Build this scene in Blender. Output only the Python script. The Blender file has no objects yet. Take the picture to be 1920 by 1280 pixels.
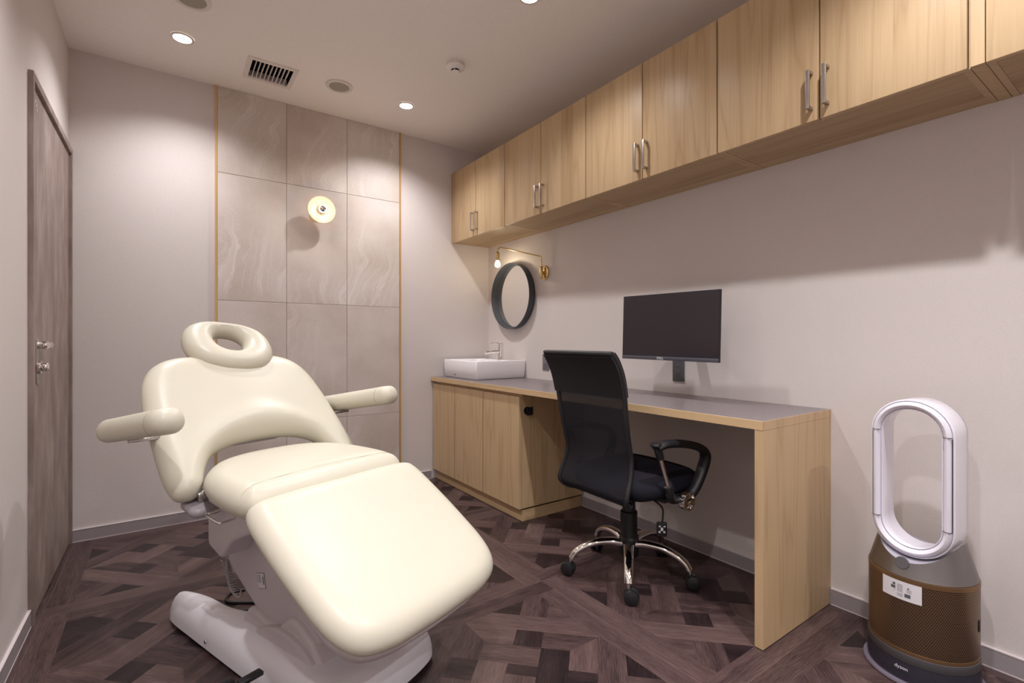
import bpy, bmesh, math, random
from mathutils import Vector, Matrix
from mathutils.geometry import delaunay_2d_cdt
random.seed(7)
sc = bpy.context.scene
COL = sc.collection
PI = math.pi
def R(d): return math.radians(d)

# ------------------------------------------------------------------ room numbers
XL, YB, XR, ZC, YF = -0.421, 3.463, 2.21, 2.618, -1.9
DX, DZ, DY = 1.677, 0.7915, 0.8735
CX, CZ0, CZ1 = 1.856, 1.842, 2.398

# ------------------------------------------------------------------ camera
cam = bpy.data.cameras.new('camera'); cam_o = bpy.data.objects.new('camera', cam); COL.objects.link(cam_o)
cam.sensor_width = 36; cam.lens = 916.02/1920*36; cam.shift_y = -0.00081; cam.clip_start = .02
cam_o.location = (0, 0, 1.07); cam_o.rotation_euler = (R(90), 0, R(-35.288))
sc.camera = cam_o
# ------------------------------------------------------------------ exposure, world, lamps
sc.view_settings.view_transform = 'Standard'; sc.view_settings.look = 'None'
sc.view_settings.gamma = 1; sc.view_settings.use_curve_mapping = False
sc.view_settings.exposure = 0.6
wd = bpy.data.worlds.new('world'); sc.world = wd; wd.use_nodes = True
wd.node_tree.nodes['Background'].inputs[0].default_value = (.9, .85, .95, 1)
wd.node_tree.nodes['Background'].inputs[1].default_value = 0.0
sc.cycles.max_bounces = 10; sc.cycles.diffuse_bounces = 7; sc.cycles.sample_clamp_indirect = 8
sc.cycles.use_denoising = True
DOWN = [(.067, 3.013), (1.289, 3.028), (.067, 1.757), (1.332, 1.745), (.067, .35), (1.332, .35), (.067, -1.05), (1.332, -1.05)]  # overhead and rear entries by the camera are unseen, added for fill light
def lamp(name, kind, loc, power, color, size=.03, rot=(0, 0, 0), spot=None, blend=.5):
    l = bpy.data.lights.new(name, kind); l.energy = power; l.color = color
    if kind in ('SPOT', 'POINT'): l.shadow_soft_size = size
    if spot: l.spot_size = R(spot); l.spot_blend = blend
    o = bpy.data.objects.new(name, l); o.location = loc; o.rotation_euler = rot; COL.objects.link(o); return o
for i, (x, y) in enumerate(DOWN):
    lamp('downlight_beam', 'SPOT', (x, y, ZC-.012), (44, 50, 40, 40, 82, 82, 88, 88)[i], (1, .97, .99), .028, (0, 0, 0), 132, 1.0)
lamp('sconce_glow', 'POINT', (.842, 3.335, 1.937), 1.6, (1, .74, .44), .028)
lamp('bulb_glow', 'POINT', (2.05, 3.086, 1.643), 13.0, (1, .80, .54), .02)

# ------------------------------------------------------------------ materials
def newmat(name, col=(.8, .8, .8), rough=.5, metal=0, spec=.5, emit=None, es=0, alpha=None, trans=0, coat=0):
    m = bpy.data.materials.new(name); m.use_nodes = True
    b = m.node_tree.nodes['Principled BSDF']
    b.inputs['Base Color'].default_value = (*col, 1); b.inputs['Roughness'].default_value = rough
    b.inputs['Metallic'].default_value = metal; b.inputs['Specular IOR Level'].default_value = spec
    b.inputs['Transmission Weight'].default_value = trans; b.inputs['Coat Weight'].default_value = coat
    if emit: b.inputs['Emission Color'].default_value = (*emit, 1); b.inputs['Emission Strength'].default_value = es
    return m
class NT:
    def __init__(s, m): s.m = m; s.t = m.node_tree; s.b = s.t.nodes['Principled BSDF']
    def n(s, typ, **k):
        n = s.t.nodes.new(typ)
        for a, v in k.items():
            if a.startswith('i_'): n.inputs[a[2:].replace('_', ' ')].default_value = v
            elif a.startswith('x'): n.inputs[int(a[1:])].default_value = v
            else: setattr(n, a, v)
        return n
    def l(s, a, b): s.t.links.new(a, b)
    def ramp(s, src, stops):
        r = s.n('ShaderNodeValToRGB'); e = r.color_ramp.elements
        e[0].position, e[0].color = stops[0][0], (*stops[0][1], 1); e[1].position, e[1].color = stops[-1][0], (*stops[-1][1], 1)
        for p, c in stops[1:-1]: q = e.new(p); q.color = (*c, 1)
        s.l(src, r.inputs[0]); return r.outputs[0]
    def bump(s, src, strength, dist=.002):
        b = s.n('ShaderNodeBump'); b.inputs['Strength'].default_value = strength; b.inputs['Distance'].default_value = dist
        s.l(src, b.inputs['Height']); s.l(b.outputs[0], s.b.inputs['Normal'])
def wallpaper(name, col, scale=420, bs=.35):
    m = newmat(name, col, .85, spec=.25); t = NT(m)
    g = t.n('ShaderNodeNewGeometry'); n = t.n('ShaderNodeTexNoise', i_Scale=scale, i_Detail=3.0)
    t.l(g.outputs['Position'], n.inputs['Vector'])
    n2 = t.n('ShaderNodeTexNoise', i_Scale=1.3); t.l(g.outputs['Position'], n2.inputs['Vector'])
    a = t.ramp(n.outputs[0], [(.3, tuple(c*.94 for c in col)), (.7, tuple(min(1, c*1.05) for c in col))])
    t.l(a, t.b.inputs['Base Color']); t.bump(n.outputs[0], bs, .001); return m
M = {}
M['wall'] = wallpaper('beige_wallpaper', (.66, .608, .585))
M['ceil'] = wallpaper('ceiling_paper', (.88, .835, .80), 300, .15)
M['base'] = newmat('grey_vinyl_skirting', (.33, .29, .30), .5)
M['base_edge'] = newmat('pale_skirting_lip', (.62, .56, .56), .4)

def wood(name, light, dark, axis='Z', strips=True, rough=.42, contrast=1.0, board=.105):
    """grain runs along `axis`; world position so neighbours differ"""
    m = newmat(name, light, rough, spec=.4); t = NT(m)
    g = t.n('ShaderNodeNewGeometry'); sp = t.n('ShaderNodeSeparateXYZ'); t.l(g.outputs['Position'], sp.inputs[0])
    # across coordinate: sum of the two other axes
    oth = [a for a in 'XYZ' if a != axis]
    across = t.n('ShaderNodeMath', operation='ADD')
    if axis == 'Z': t.l(sp.outputs['X'], across.inputs[0]); t.l(sp.outputs['Y'], across.inputs[1])
    elif axis == 'Y': t.l(sp.outputs['X'], across.inputs[0]); t.l(sp.outputs['Z'], across.inputs[1])
    else: t.l(sp.outputs['Y'], across.inputs[0]); t.l(sp.outputs['Z'], across.inputs[1])
    dv = t.n('ShaderNodeMath', operation='DIVIDE', x1=board); t.l(across.outputs[0], dv.inputs[0])
    wob = t.n('ShaderNodeMath', operation='FLOOR'); t.l(dv.outputs[0], wob.inputs[0])
    wn = t.n('ShaderNodeTexWhiteNoise', noise_dimensions='1D'); t.l(wob.outputs[0], wn.inputs['W'])
    offs = t.n('ShaderNodeMath', operation='MULTIPLY', x1=7.0); t.l(wn.outputs['Value'], offs.inputs[0])
    along = t.n('ShaderNodeMath', operation='ADD'); t.l(sp.outputs[axis], along.inputs[0])
    if strips: t.l(offs.outputs[0], along.inputs[1])
    else: along.inputs[1].default_value = 0
    cv = t.n('ShaderNodeCombineXYZ'); t.l(across.outputs[0], cv.inputs[0]); t.l(along.outputs[0], cv.inputs[1])
    mp = t.n('ShaderNodeMapping'); mp.inputs['Scale'].default_value = (130, 3.0, 1); t.l(cv.outputs[0], mp.inputs[0])
    fine = t.n('ShaderNodeTexNoise', i_Scale=1.0, i_Detail=5.0, i_Roughness=.65); t.l(mp.outputs[0], fine.inputs['Vector'])
    mp2 = t.n('ShaderNodeMapping'); mp2.inputs['Scale'].default_value = (8, .55, 1); t.l(cv.outputs[0], mp2.inputs[0])
    big = t.n('ShaderNodeTexNoise', i_Scale=1.0, i_Detail=2.0); t.l(mp2.outputs[0], big.inputs['Vector'])
    ring = t.n('ShaderNodeMath', operation='MULTIPLY', x1=13.0); t.l(big.outputs[0], ring.inputs[0])
    fr = t.n('ShaderNodeMath', operation='PINGPONG', x1=1.0); t.l(ring.outputs[0], fr.inputs[0])
    fp = t.n('ShaderNodeMath', operation='POWER', x1=4.0); t.l(fr.outputs[0], fp.inputs[0]); fr = fp
    a1 = t.n('ShaderNodeMath', operation='MULTIPLY_ADD', x1=.50*contrast, x2=.15); t.l(fine.outputs[0], a1.inputs[0])
    a2 = t.n('ShaderNodeMath', operation='MULTIPLY_ADD', x1=(.20 if strips else .30)*contrast); t.l(fr.outputs[0], a2.inputs[0]); t.l(a1.outputs[0], a2.inputs[2])
    a3 = t.n('ShaderNodeMath', operation='MULTIPLY_ADD', x1=(.34 if strips else .0)*contrast); t.l(wn.outputs['Value'], a3.inputs[0]); t.l(a2.outputs[0], a3.inputs[2])
    col = t.ramp(a3.outputs[0], [(.22, light), (.95, dark)])
    t.l(col, t.b.inputs['Base Color']); t.bump(fine.outputs[0], .12, .0008); return m
OL, OD = (.64, .475, .285), (.38, .25, .13)
M['oak'] = wood('light_oak_veneer', OL, OD, 'Z')
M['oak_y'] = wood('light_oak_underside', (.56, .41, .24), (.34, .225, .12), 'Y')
M['oak_plain'] = wood('oak_laminate', (.60, .43, .25), (.38, .25, .13), 'Z', strips=False, contrast=.95)
M['oak_edge'] = wood('oak_edge_band', (.62, .44, .25), (.46, .31, .16), 'Y', strips=False, contrast=.7)
M['gold'] = newmat('oak_metal_trim', (.62, .40, .17), .35, .3)
M["dark_gap"] = newmat("shadow_gap", (.09, .055, .028), .8)  # dark colour painted in for the shade inside base cabinet gaps
M['nickel'] = newmat('brushed_nickel', (.52, .49, .47), .32, 1)
M['chrome'] = newmat('chrome', (.86, .84, .82), .07, 1)
M['brass'] = newmat('brass', (.62, .47, .23), .25, 1)
M['black_metal'] = newmat('black_metal', (.012, .012, .014), .38, .3)
M['slate'] = newmat('slate_blue_frame', (.045, .05, .06), .42)
M['mirror'] = newmat('mirror_glass', (.93, .93, .92), .015, 1)
M['ceramic'] = newmat('white_ceramic', (.88, .86, .88), .12, coat=.4)
M['white_enamel'] = newmat('white_enamel', (.86, .83, .79), .3)
M['white_plastic'] = newmat('white_plastic', (.80, .78, .82), .34)
M['grey_plastic'] = newmat('pale_grey_plastic', (.60, .56, .575), .42)
M['mid_grey'] = newmat('mid_grey_plastic', (.30, .27, .29), .45)
M['pearl'] = newmat('pearl_white_plastic', (.80, .78, .85), .2, coat=.3)
M['fitting'] = newmat('ceiling_fitting_white', (.74, .68, .63), .45)
M['black'] = newmat('black_plastic', (.012, .012, .014), .42)
M['black_fabric'] = newmat('black_fabric', (.012, .012, .018), .9, spec=.2)
M['black_leather'] = newmat('black_leather', (.012, .012, .015), .36, spec=.4)
M['void'] = newmat('duct_dark', (.004, .004, .005), .9, spec=0)
M['dark_grey'] = newmat('charcoal_plastic', (.085, .08, .085), .5)
M['grey_slot'] = newmat('slot_black', (.01, .01, .01), .6)
M['lens'] = newmat('lit_diffuser', (1, 1, 1), .5, emit=(1, .97, .95), es=14)
M['bulb'] = newmat('lit_bulb', (1, 1, 1), .5, emit=(1, .86, .62), es=22)
M['amber_ring'] = newmat('lit_bulb_ring', (1, 1, 1), .5, emit=(1, .80, .52), es=5)
M['steel'] = newmat('satin_steel', (.27, .255, .255), .34, 1)
M['sticker'] = newmat('white_sticker', (.72, .70, .73), .4)
M['ink'] = newmat('dark_ink', (.10, .10, .115), .5)
M['ink_pale'] = newmat('pale_ink', (.48, .46, .50), .5)
M['logo'] = newmat('silver_lettering', (.75, .75, .77), .4, 0)
M['speaker_cloth'] = newmat('speaker_grille', (.36, .33, .28), .8)
M['cable'] = newmat('black_cable', (.01, .01, .01), .5)
M['cord'] = newmat('grey_cord', (.33, .30, .30), .5)
M['screen'] = newmat('screen_matte', (.028, .022, .026), .33, spec=.45)

def leather():
    m = newmat('cream_leather', (.83, .76, .585), .38, spec=.4); t = NT(m)
    g = t.n('ShaderNodeNewGeometry'); v = t.n('ShaderNodeTexVoronoi', i_Scale=650.0); t.l(g.outputs['Position'], v.inputs['Vector'])
    t.bump(v.outputs['Distance'], .06, .0006)
    n = t.n('ShaderNodeTexNoise', i_Scale=5.0, i_Detail=2.0); t.l(g.outputs['Position'], n.inputs['Vector'])
    t.l(t.ramp(n.outputs[0], [(.3, (.60, .568, .462)), (.7, (.615, .585, .48))]), t.b.inputs['Base Color']); return m
M['cream'] = leather()
M['seam'] = newmat('seam_thread', (.46, .42, .33), .7)

def stone():
    m = newmat('stone_tile', (.5, .45, .41), .42, spec=.4); t = NT(m)
    uv = t.n('ShaderNodeUVMap'); 
    n0 = t.n('ShaderNodeTexNoise', i_Scale=1.6, i_Detail=4.0, i_Roughness=.5); t.l(uv.outputs[0], n0.inputs['Vector'])
    sub = t.n('ShaderNodeVectorMath', operation='MULTIPLY_ADD'); sub.inputs[1].default_value = (.55, .55, .55)
    t.l(n0.outputs['Color'], sub.inputs[0]); t.l(uv.outputs[0], sub.inputs[2])
    w = t.n('ShaderNodeTexWave', i_Scale=1.1, i_Distortion=5.5, i_Detail=4.0); w.inputs['Detail Scale'].default_value = .9; w.wave_profile = 'SIN'
    mp = t.n('ShaderNodeMapping'); mp.inputs['Rotation'].default_value = (0, 0, R(24)); mp.inputs['Scale'].default_value = (1.5, .8, 1)
    t.l(sub.outputs[0], mp.inputs[0]); t.l(mp.outputs[0], w.inputs['Vector'])
    vein = t.ramp(w.outputs['Fac'], [(.0, (0, 0, 0)), (.90, (0, 0, 0)), (.965, (1, 1, 1)), (1, (.55, .55, .55))])
    w2 = t.n('ShaderNodeTexWave', i_Scale=4.2, i_Distortion=6.0, i_Detail=5.0); t.l(mp.outputs[0], w2.inputs['Vector'])
    fv = t.ramp(w2.outputs['Fac'], [(.0, (0, 0, 0)), (.82, (0, 0, 0)), (1, (.5, .5, .5))])
    msk = t.n('ShaderNodeTexNoise', i_Scale=1.4, i_Detail=1.0); t.l(uv.outputs[0], msk.inputs['Vector'])
    mk = t.ramp(msk.outputs[0], [(.47, (0, 0, 0)), (.60, (1, 1, 1))])
    mul = t.n('ShaderNodeMixRGB', blend_type='MULTIPLY', x0=1.0); t.l(fv, mul.inputs[1]); t.l(mk, mul.inputs[2])
    add = t.n('ShaderNodeMixRGB', blend_type='ADD', x0=1.0); t.l(mul.outputs[0], add.inputs[2])
    mul2 = t.n('ShaderNodeMixRGB', blend_type='MULTIPLY', x0=1.0); t.l(vein, mul2.inputs[1]); t.l(mk, mul2.inputs[2]); t.l(mul2.outputs[0], add.inputs[1])
    gr = t.n('ShaderNodeTexNoise', i_Scale=180.0, i_Detail=3.0); t.l(uv.outputs[0], gr.inputs['Vector'])
    cl = t.n('ShaderNodeTexNoise', i_Scale=3.2, i_Detail=5.0); t.l(uv.outputs[0], cl.inputs['Vector'])
    a = t.n('ShaderNodeMath', operation='MULTIPLY_ADD', x1=.45); t.l(gr.outputs[0], a.inputs[0]); 
    b2 = t.n('ShaderNodeMath', operation='MULTIPLY', x1=.55); t.l(cl.outputs[0], b2.inputs[0]); t.l(b2.outputs[0], a.inputs[2])
    basec = t.ramp(a.outputs[0], [(.36, (.50, .425, .37)), (.5, (.59, .52, .475)), (.66, (.67, .61, .57))])
    mx = t.n('ShaderNodeMixRGB', x2=(.76, .71, .68, 1)); t.l(basec, mx.inputs[1])
    bw = t.n('ShaderNodeRGBToBW'); t.l(add.outputs[0], bw.inputs[0]); k_ = t.n('ShaderNodeMath', operation='MULTIPLY', x1=.42); t.l(bw.outputs[0], k_.inputs[0]); t.l(k_.outputs[0], mx.inputs[0])
    t.l(mx.outputs[0], t.b.inputs['Base Color']); return m
M['stone'] = stone()

def floor_mat():
    m = newmat('parquet_vinyl', (.1, .07, .06), .34, spec=.28); t = NT(m)
    uv = t.n('ShaderNodeUVMap'); at = t.n('ShaderNodeAttribute', attribute_name='tone')
    mp = t.n('ShaderNodeMapping'); mp.inputs['Scale'].default_value = (14, 360, 1); t.l(uv.outputs[0], mp.inputs[0])
    fine = t.n('ShaderNodeTexNoise', i_Scale=1.0, i_Detail=6.0, i_Roughness=.7); t.l(mp.outputs[0], fine.inputs['Vector'])
    mp2 = t.n('ShaderNodeMapping'); mp2.inputs['Scale'].default_value = (1.2, 22, 1); t.l(uv.outputs[0], mp2.inputs[0])
    big = t.n('ShaderNodeTexNoise', i_Scale=1.0, i_Detail=3.0); t.l(mp2.outputs[0], big.inputs['Vector'])
    a = t.n('ShaderNodeMath', operation='MULTIPLY', x1=.68); t.l(fine.outputs[0], a.inputs[0])
    b = t.n('ShaderNodeMath', operation='MULTIPLY_ADD', x1=.32); t.l(big.outputs[0], b.inputs[0]); t.l(a.outputs[0], b.inputs[2])
    c = t.n('ShaderNodeMath', operation='SUBTRACT', x1=.5); t.l(b.outputs[0], c.inputs[0])
    d = t.n('ShaderNodeMath', operation='MULTIPLY_ADD', x1=1.9); t.l(c.outputs[0], d.inputs[0]); t.l(at.outputs['Fac'], d.inputs[2])
    col = t.ramp(d.outputs[0], [(0, (.010, .006, .007)), (.3, (.030, .018, .019)), (.6, (.090, .056, .053)), (1, (.18, .120, .105))])
    t.l(col, t.b.inputs['Base Color'])
    r = t.n('ShaderNodeMapRange'); t.l(fine.outputs[0], r.inputs[0]); r.inputs[3].default_value = .26; r.inputs[4].default_value = .46
    t.l(r.outputs[0], t.b.inputs['Roughness']); t.bump(fine.outputs[0], .25, .0006); return m
M['floor'] = floor_mat()

def door_mat2():
    m = newmat('taupe_door_laminate', (.3, .24, .21), .5); t = NT(m)
    g = t.n('ShaderNodeNewGeometry'); mp = t.n('ShaderNodeMapping'); mp.inputs['Scale'].default_value = (16, 12, 4.2); t.l(g.outputs['Position'], mp.inputs[0])
    n = t.n('ShaderNodeTexNoise', i_Scale=1.0, i_Detail=6.0, i_Roughness=.62); t.l(mp.outputs[0], n.inputs['Vector'])
    t.l(t.ramp(n.outputs[0], [(.30, (.20, .145, .125)), (.5, (.28, .215, .19)), (.70, (.38, .305, .275))]), t.b.inputs['Base Color']); return m
M['door'] = door_mat2()

def speckle():
    m = newmat('speckled_laminate', (.3, .27, .28), .3, spec=.45); t = NT(m)
    g = t.n('ShaderNodeNewGeometry'); v = t.n('ShaderNodeTexVoronoi', i_Scale=260.0); t.l(g.outputs['Position'], v.inputs['Vector'])
    n = t.n('ShaderNodeTexNoise', i_Scale=240.0, i_Detail=2.0); t.l(g.outputs['Position'], n.inputs['Vector'])
    b = t.ramp(n.outputs[0], [(.35, (.115, .095, .10)), (.6, (.20, .17, .172))])
    f = t.ramp(v.outputs['Distance'], [(.0, (1, 1, 1)), (.16, (1, 1, 1)), (.22, (0, 0, 0))])
    mx = t.n('ShaderNodeMixRGB', x2=(.52, .47, .44, 1)); t.l(f, mx.inputs[0]); t.l(b, mx.inputs[1]); t.l(mx.outputs[0], t.b.inputs['Base Color']); return m
M['speckle'] = speckle()

def mesh_fabric():
    m = newmat('black_mesh', (.02, .02, .026), .8, spec=.2); t = NT(m)
    tr = t.n('ShaderNodeBsdfTransparent'); mx = t.n('ShaderNodeMixShader', x0=.24)
    out = t.t.nodes['Material Output']; t.l(t.b.outputs[0], mx.inputs[1]); t.l(tr.outputs[0], mx.inputs[2]); t.l(mx.outputs[0], out.inputs[0]); return m
M['mesh'] = mesh_fabric()
def opal():
    m = newmat('opal_white_shade', (.80, .74, .66), .35); t = NT(m)
    tr = t.n('ShaderNodeBsdfTranslucent'); tr.inputs[0].default_value = (.85, .75, .60, 1); mx = t.n('ShaderNodeMixShader', x0=.5)
    out = t.t.nodes['Material Output']; t.l(t.b.outputs[0], mx.inputs[1]); t.l(tr.outputs[0], mx.inputs[2]); t.l(mx.outputs[0], out.inputs[0]); return m
M['opal'] = opal()
def glassy(name, col, mixf, rough=.08):
    m = newmat(name, col, rough, spec=.6); t = NT(m)
    tr = t.n('ShaderNodeBsdfTransparent'); tr.inputs[0].default_value = (.75, .72, .80, 1); mx = t.n('ShaderNodeMixShader', x0=mixf)
    out = t.t.nodes['Material Output']; t.l(t.b.outputs[0], mx.inputs[1]); t.l(tr.outputs[0], mx.inputs[2]); t.l(mx.outputs[0], out.inputs[0]); return m
M['tank'] = glassy('smoky_clear_tank', (.06, .055, .075), .5)
def copper():
    m = newmat('perforated_copper', (.36, .20, .09), .36, .85); t = NT(m)
    uv = t.n('ShaderNodeUVMap'); sp = t.n('ShaderNodeSeparateXYZ'); t.l(uv.outputs[0], sp.inputs[0])
    # staggered round holes, 5 mm pitch
    P_ = .0062
    ru = t.n('ShaderNodeMath', operation='DIVIDE', x1=P_*.87); t.l(sp.outputs[1], ru.inputs[0])
    fl = t.n('ShaderNodeMath', operation='FLOOR'); t.l(ru.outputs[0], fl.inputs[0])
    half = t.n('ShaderNodeMath', operation='MODULO', x1=2.0); t.l(fl.outputs[0], half.inputs[0])
    hh = t.n('ShaderNodeMath', operation='MULTIPLY', x1=.5); t.l(half.outputs[0], hh.inputs[0])
    cu = t.n('ShaderNodeMath', operation='DIVIDE', x1=P_); t.l(sp.outputs[0], cu.inputs[0])
    ca = t.n('ShaderNodeMath', operation='ADD'); t.l(cu.outputs[0], ca.inputs[0]); t.l(hh.outputs[0], ca.inputs[1])
    fu = t.n('ShaderNodeMath', operation='FRACT'); t.l(ca.outputs[0], fu.inputs[0])
    fv = t.n('ShaderNodeMath', operation='FRACT'); t.l(ru.outputs[0], fv.inputs[0])
    cm = t.n('ShaderNodeCombineXYZ'); t.l(fu.outputs[0], cm.inputs[0]); t.l(fv.outputs[0], cm.inputs[1])
    ds = t.n('ShaderNodeVectorMath', operation='DISTANCE'); ds.inputs[1].default_value = (.5, .5, 0); t.l(cm.outputs[0], ds.inputs[0])
    k = t.ramp(ds.outputs['Value'], [(.0, (.018, .009, .005)), (.27, (.018, .009, .005)), (.33, (.27, .18, .115))])
    t.l(k, t.b.inputs['Base Color']); return m
M['copper_holes'] = copper()
M['lilac'] = newmat('cradle_lilac', (.42, .40, .46), .3)
M['copper'] = newmat('copper_band', (.25, .15, .075), .4, .7)

# ------------------------------------------------------------------ mesh helpers
def obj(name, bm, mat, parent=None, smooth=True, label=None, mw=None, angle=None):
    bmesh.ops.recalc_face_normals(bm, faces=bm.faces)
    me = bpy.data.meshes.new(name); bm.to_mesh(me); bm.free()
    if mat is not None: me.materials.append(mat)
    if smooth:
        for p in me.polygons: p.use_smooth = True
        me.set_sharp_from_angle(angle=R(angle if angle else 35))
    o = bpy.data.objects.new(name, me); COL.objects.link(o)
    if parent is not None: o.parent = parent
    if mw is not None: o.matrix_basis = mw
    if label: o['label'] = label
    return o
def tag(o, label, cat, group=None):
    o['label'] = label; o['category'] = cat
    if group: o['group'] = group
    return o
def struct(o): o['kind'] = 'structure'; return o
def thing(name, label, cat, loc=(0, 0, 0), rz=0, group=None):
    o = bpy.data.objects.new(name, None); o.empty_display_size = .05; COL.objects.link(o)
    o.location = loc; o.rotation_euler = (0, 0, rz); return tag(o, label, cat, group)
def BM(): return bmesh.new()
def box(bm, x0, x1, y0, y1, z0, z1, bev=0, seg=2, mw=None):
    t = bmesh.new(); bmesh.ops.create_cube(t, size=1)
    for v in t.verts: v.co = Vector(((x0+x1)/2+v.co.x*(x1-x0), (y0+y1)/2+v.co.y*(y1-y0), (z0+z1)/2+v.co.z*(z1-z0)))
    if bev: bmesh.ops.bevel(t, geom=t.edges[:], offset=bev, segments=seg, profile=.5, affect='EDGES')
    merge(bm, t, mw); return bm
def merge(bm, t, mw=None):
    if mw is not None: bmesh.ops.transform(t, matrix=mw, verts=t.verts)
    me = bpy.data.meshes.new('tmp'); t.to_mesh(me); t.free(); bm.from_mesh(me); bpy.data.meshes.remove(me)
def lathe(bm, prof, seg=48, mw=None, close=True):
    """prof = [(r, z)...] around Z; caps closed when r=0 ends"""
    t = bmesh.new(); rings = []
    for r, z in prof:
        if r <= 1e-6: rings.append([t.verts.new((0, 0, z))])
        else: rings.append([t.verts.new((r*math.cos(2*PI*i/seg), r*math.sin(2*PI*i/seg), z)) for i in range(seg)])
    for a, b in zip(rings, rings[1:]):
        for i in range(seg):
            j = (i+1) % seg
            if len(a) == 1 and len(b) == 1: continue
            if len(a) == 1: t.faces.new((a[0], b[i], b[j]))
            elif len(b) == 1: t.faces.new((a[i], a[j], b[0]))
            else: t.faces.new((a[i], a[j], b[j], b[i]))
    merge(bm, t, mw); return bm
def cyl(bm, r, z0, z1, seg=32, bev=.0, mw=None):
    b = min(bev, (z1-z0)/2.1, r*.9)
    if b > 0: pr = [(0, z0), (r-b, z0), (r-b*.3, z0+b*.3), (r, z0+b), (r, z1-b), (r-b*.3, z1-b*.3), (r-b, z1), (0, z1)]
    else: pr = [(0, z0), (r, z0), (r, z1), (0, z1)]
    return lathe(bm, pr, seg, mw)
def aim(p, d):
    """matrix placing local Z along d at p"""
    q = Vector(d).normalized().to_track_quat('Z', 'Y').to_matrix().to_4x4(); q.translation = Vector(p); return q
def catmull(pts, n=8, closed=False):
    P = [Vector(p) for p in pts]; out = []; N = len(P)
    rng = range(N) if closed else range(N-1)
    for i in rng:
        if closed: a, b, c, d = P[i-1], P[i], P[(i+1) % N], P[(i+2) % N]
        else: a, b, c, d = P[max(i-1, 0)], P[i], P[i+1], P[min(i+2, N-1)]
        for k in range(n):
            t = k/n; out.append(.5*((2*b)+(c-a)*t+(2*a-5*b+4*c-d)*t*t+(3*b-a-3*c+d)*t**3))
    if not closed: out.append(P[-1].copy())
    return out
def tube(bm, pts, r, seg=10, closed=False, radii=None, flat=None, mw=None):
    t = bmesh.new(); N = len(pts); rings = []; pts = [Vector(p) for p in pts]
    up = None
    for i, p in enumerate(pts):
        if closed: d = pts[(i+1) % N]-pts[i-1]
        else: d = pts[min(i+1, N-1)]-pts[max(i-1, 0)]
        d.normalize()
        if up is None:
            up = Vector((0, 0, 1)) if abs(d.z) < .9 else Vector((1, 0, 0))
        up = (up-d*up.dot(d)).normalized(); s = d.cross(up)
        rr = radii[i] if radii else r
        fx, fy = flat if flat else (1, 1)
        rings.append([t.verts.new(p+(s*math.cos(2*PI*k/seg)*fx+up*math.sin(2*PI*k/seg)*fy)*rr) for k in range(seg)])
    for i in range(N if closed else N-1):
        a, b = rings[i], rings[(i+1) % N]
        for k in range(seg): t.faces.new((a[k], a[(k+1) % seg], b[(k+1) % seg], b[k]))
    if not closed: t.faces.new(rings[0][::-1]); t.faces.new(rings[-1])
    merge(bm, t, mw); return bm
def plate(bm, pts, thick, axis_mw=None, bev=0):
    """2D outline (x,y) extruded from z=0 to z=thick"""
    t = bmesh.new(); vs = [t.verts.new((p[0], p[1], 0)) for p in pts]; f = t.faces.new(vs)
    r = bmesh.ops.extrude_face_region(t, geom=[f]); nv = [g for g in r['geom'] if isinstance(g, bmesh.types.BMVert)]
    bmesh.ops.translate(t, verts=nv, vec=(0, 0, thick))
    if bev: bmesh.ops.bevel(t, geom=[e for e in t.edges if e.calc_length() > bev*1.5 or True], offset=bev, segments=2, profile=.5, affect='EDGES')
    merge(bm, t, axis_mw); return bm
def segd(px, py, a, b):
    dx, dy = b[0]-a[0], b[1]-a[1]; L = dx*dx+dy*dy
    t = 0 if L == 0 else max(0, min(1, ((px-a[0])*dx+(py-a[1])*dy)/L))
    return math.hypot(px-a[0]-t*dx, py-a[1]-t*dy)
def inside(px, py, poly):
    c = False; j = len(poly)-1
    for i in range(len(poly)):
        a, b = poly[i], poly[j]
        if (a[1] > py) != (b[1] > py) and px < (b[0]-a[0])*(py-a[1])/(b[1]-a[1])+a[0]: c = not c
        j = i
    return c
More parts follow.
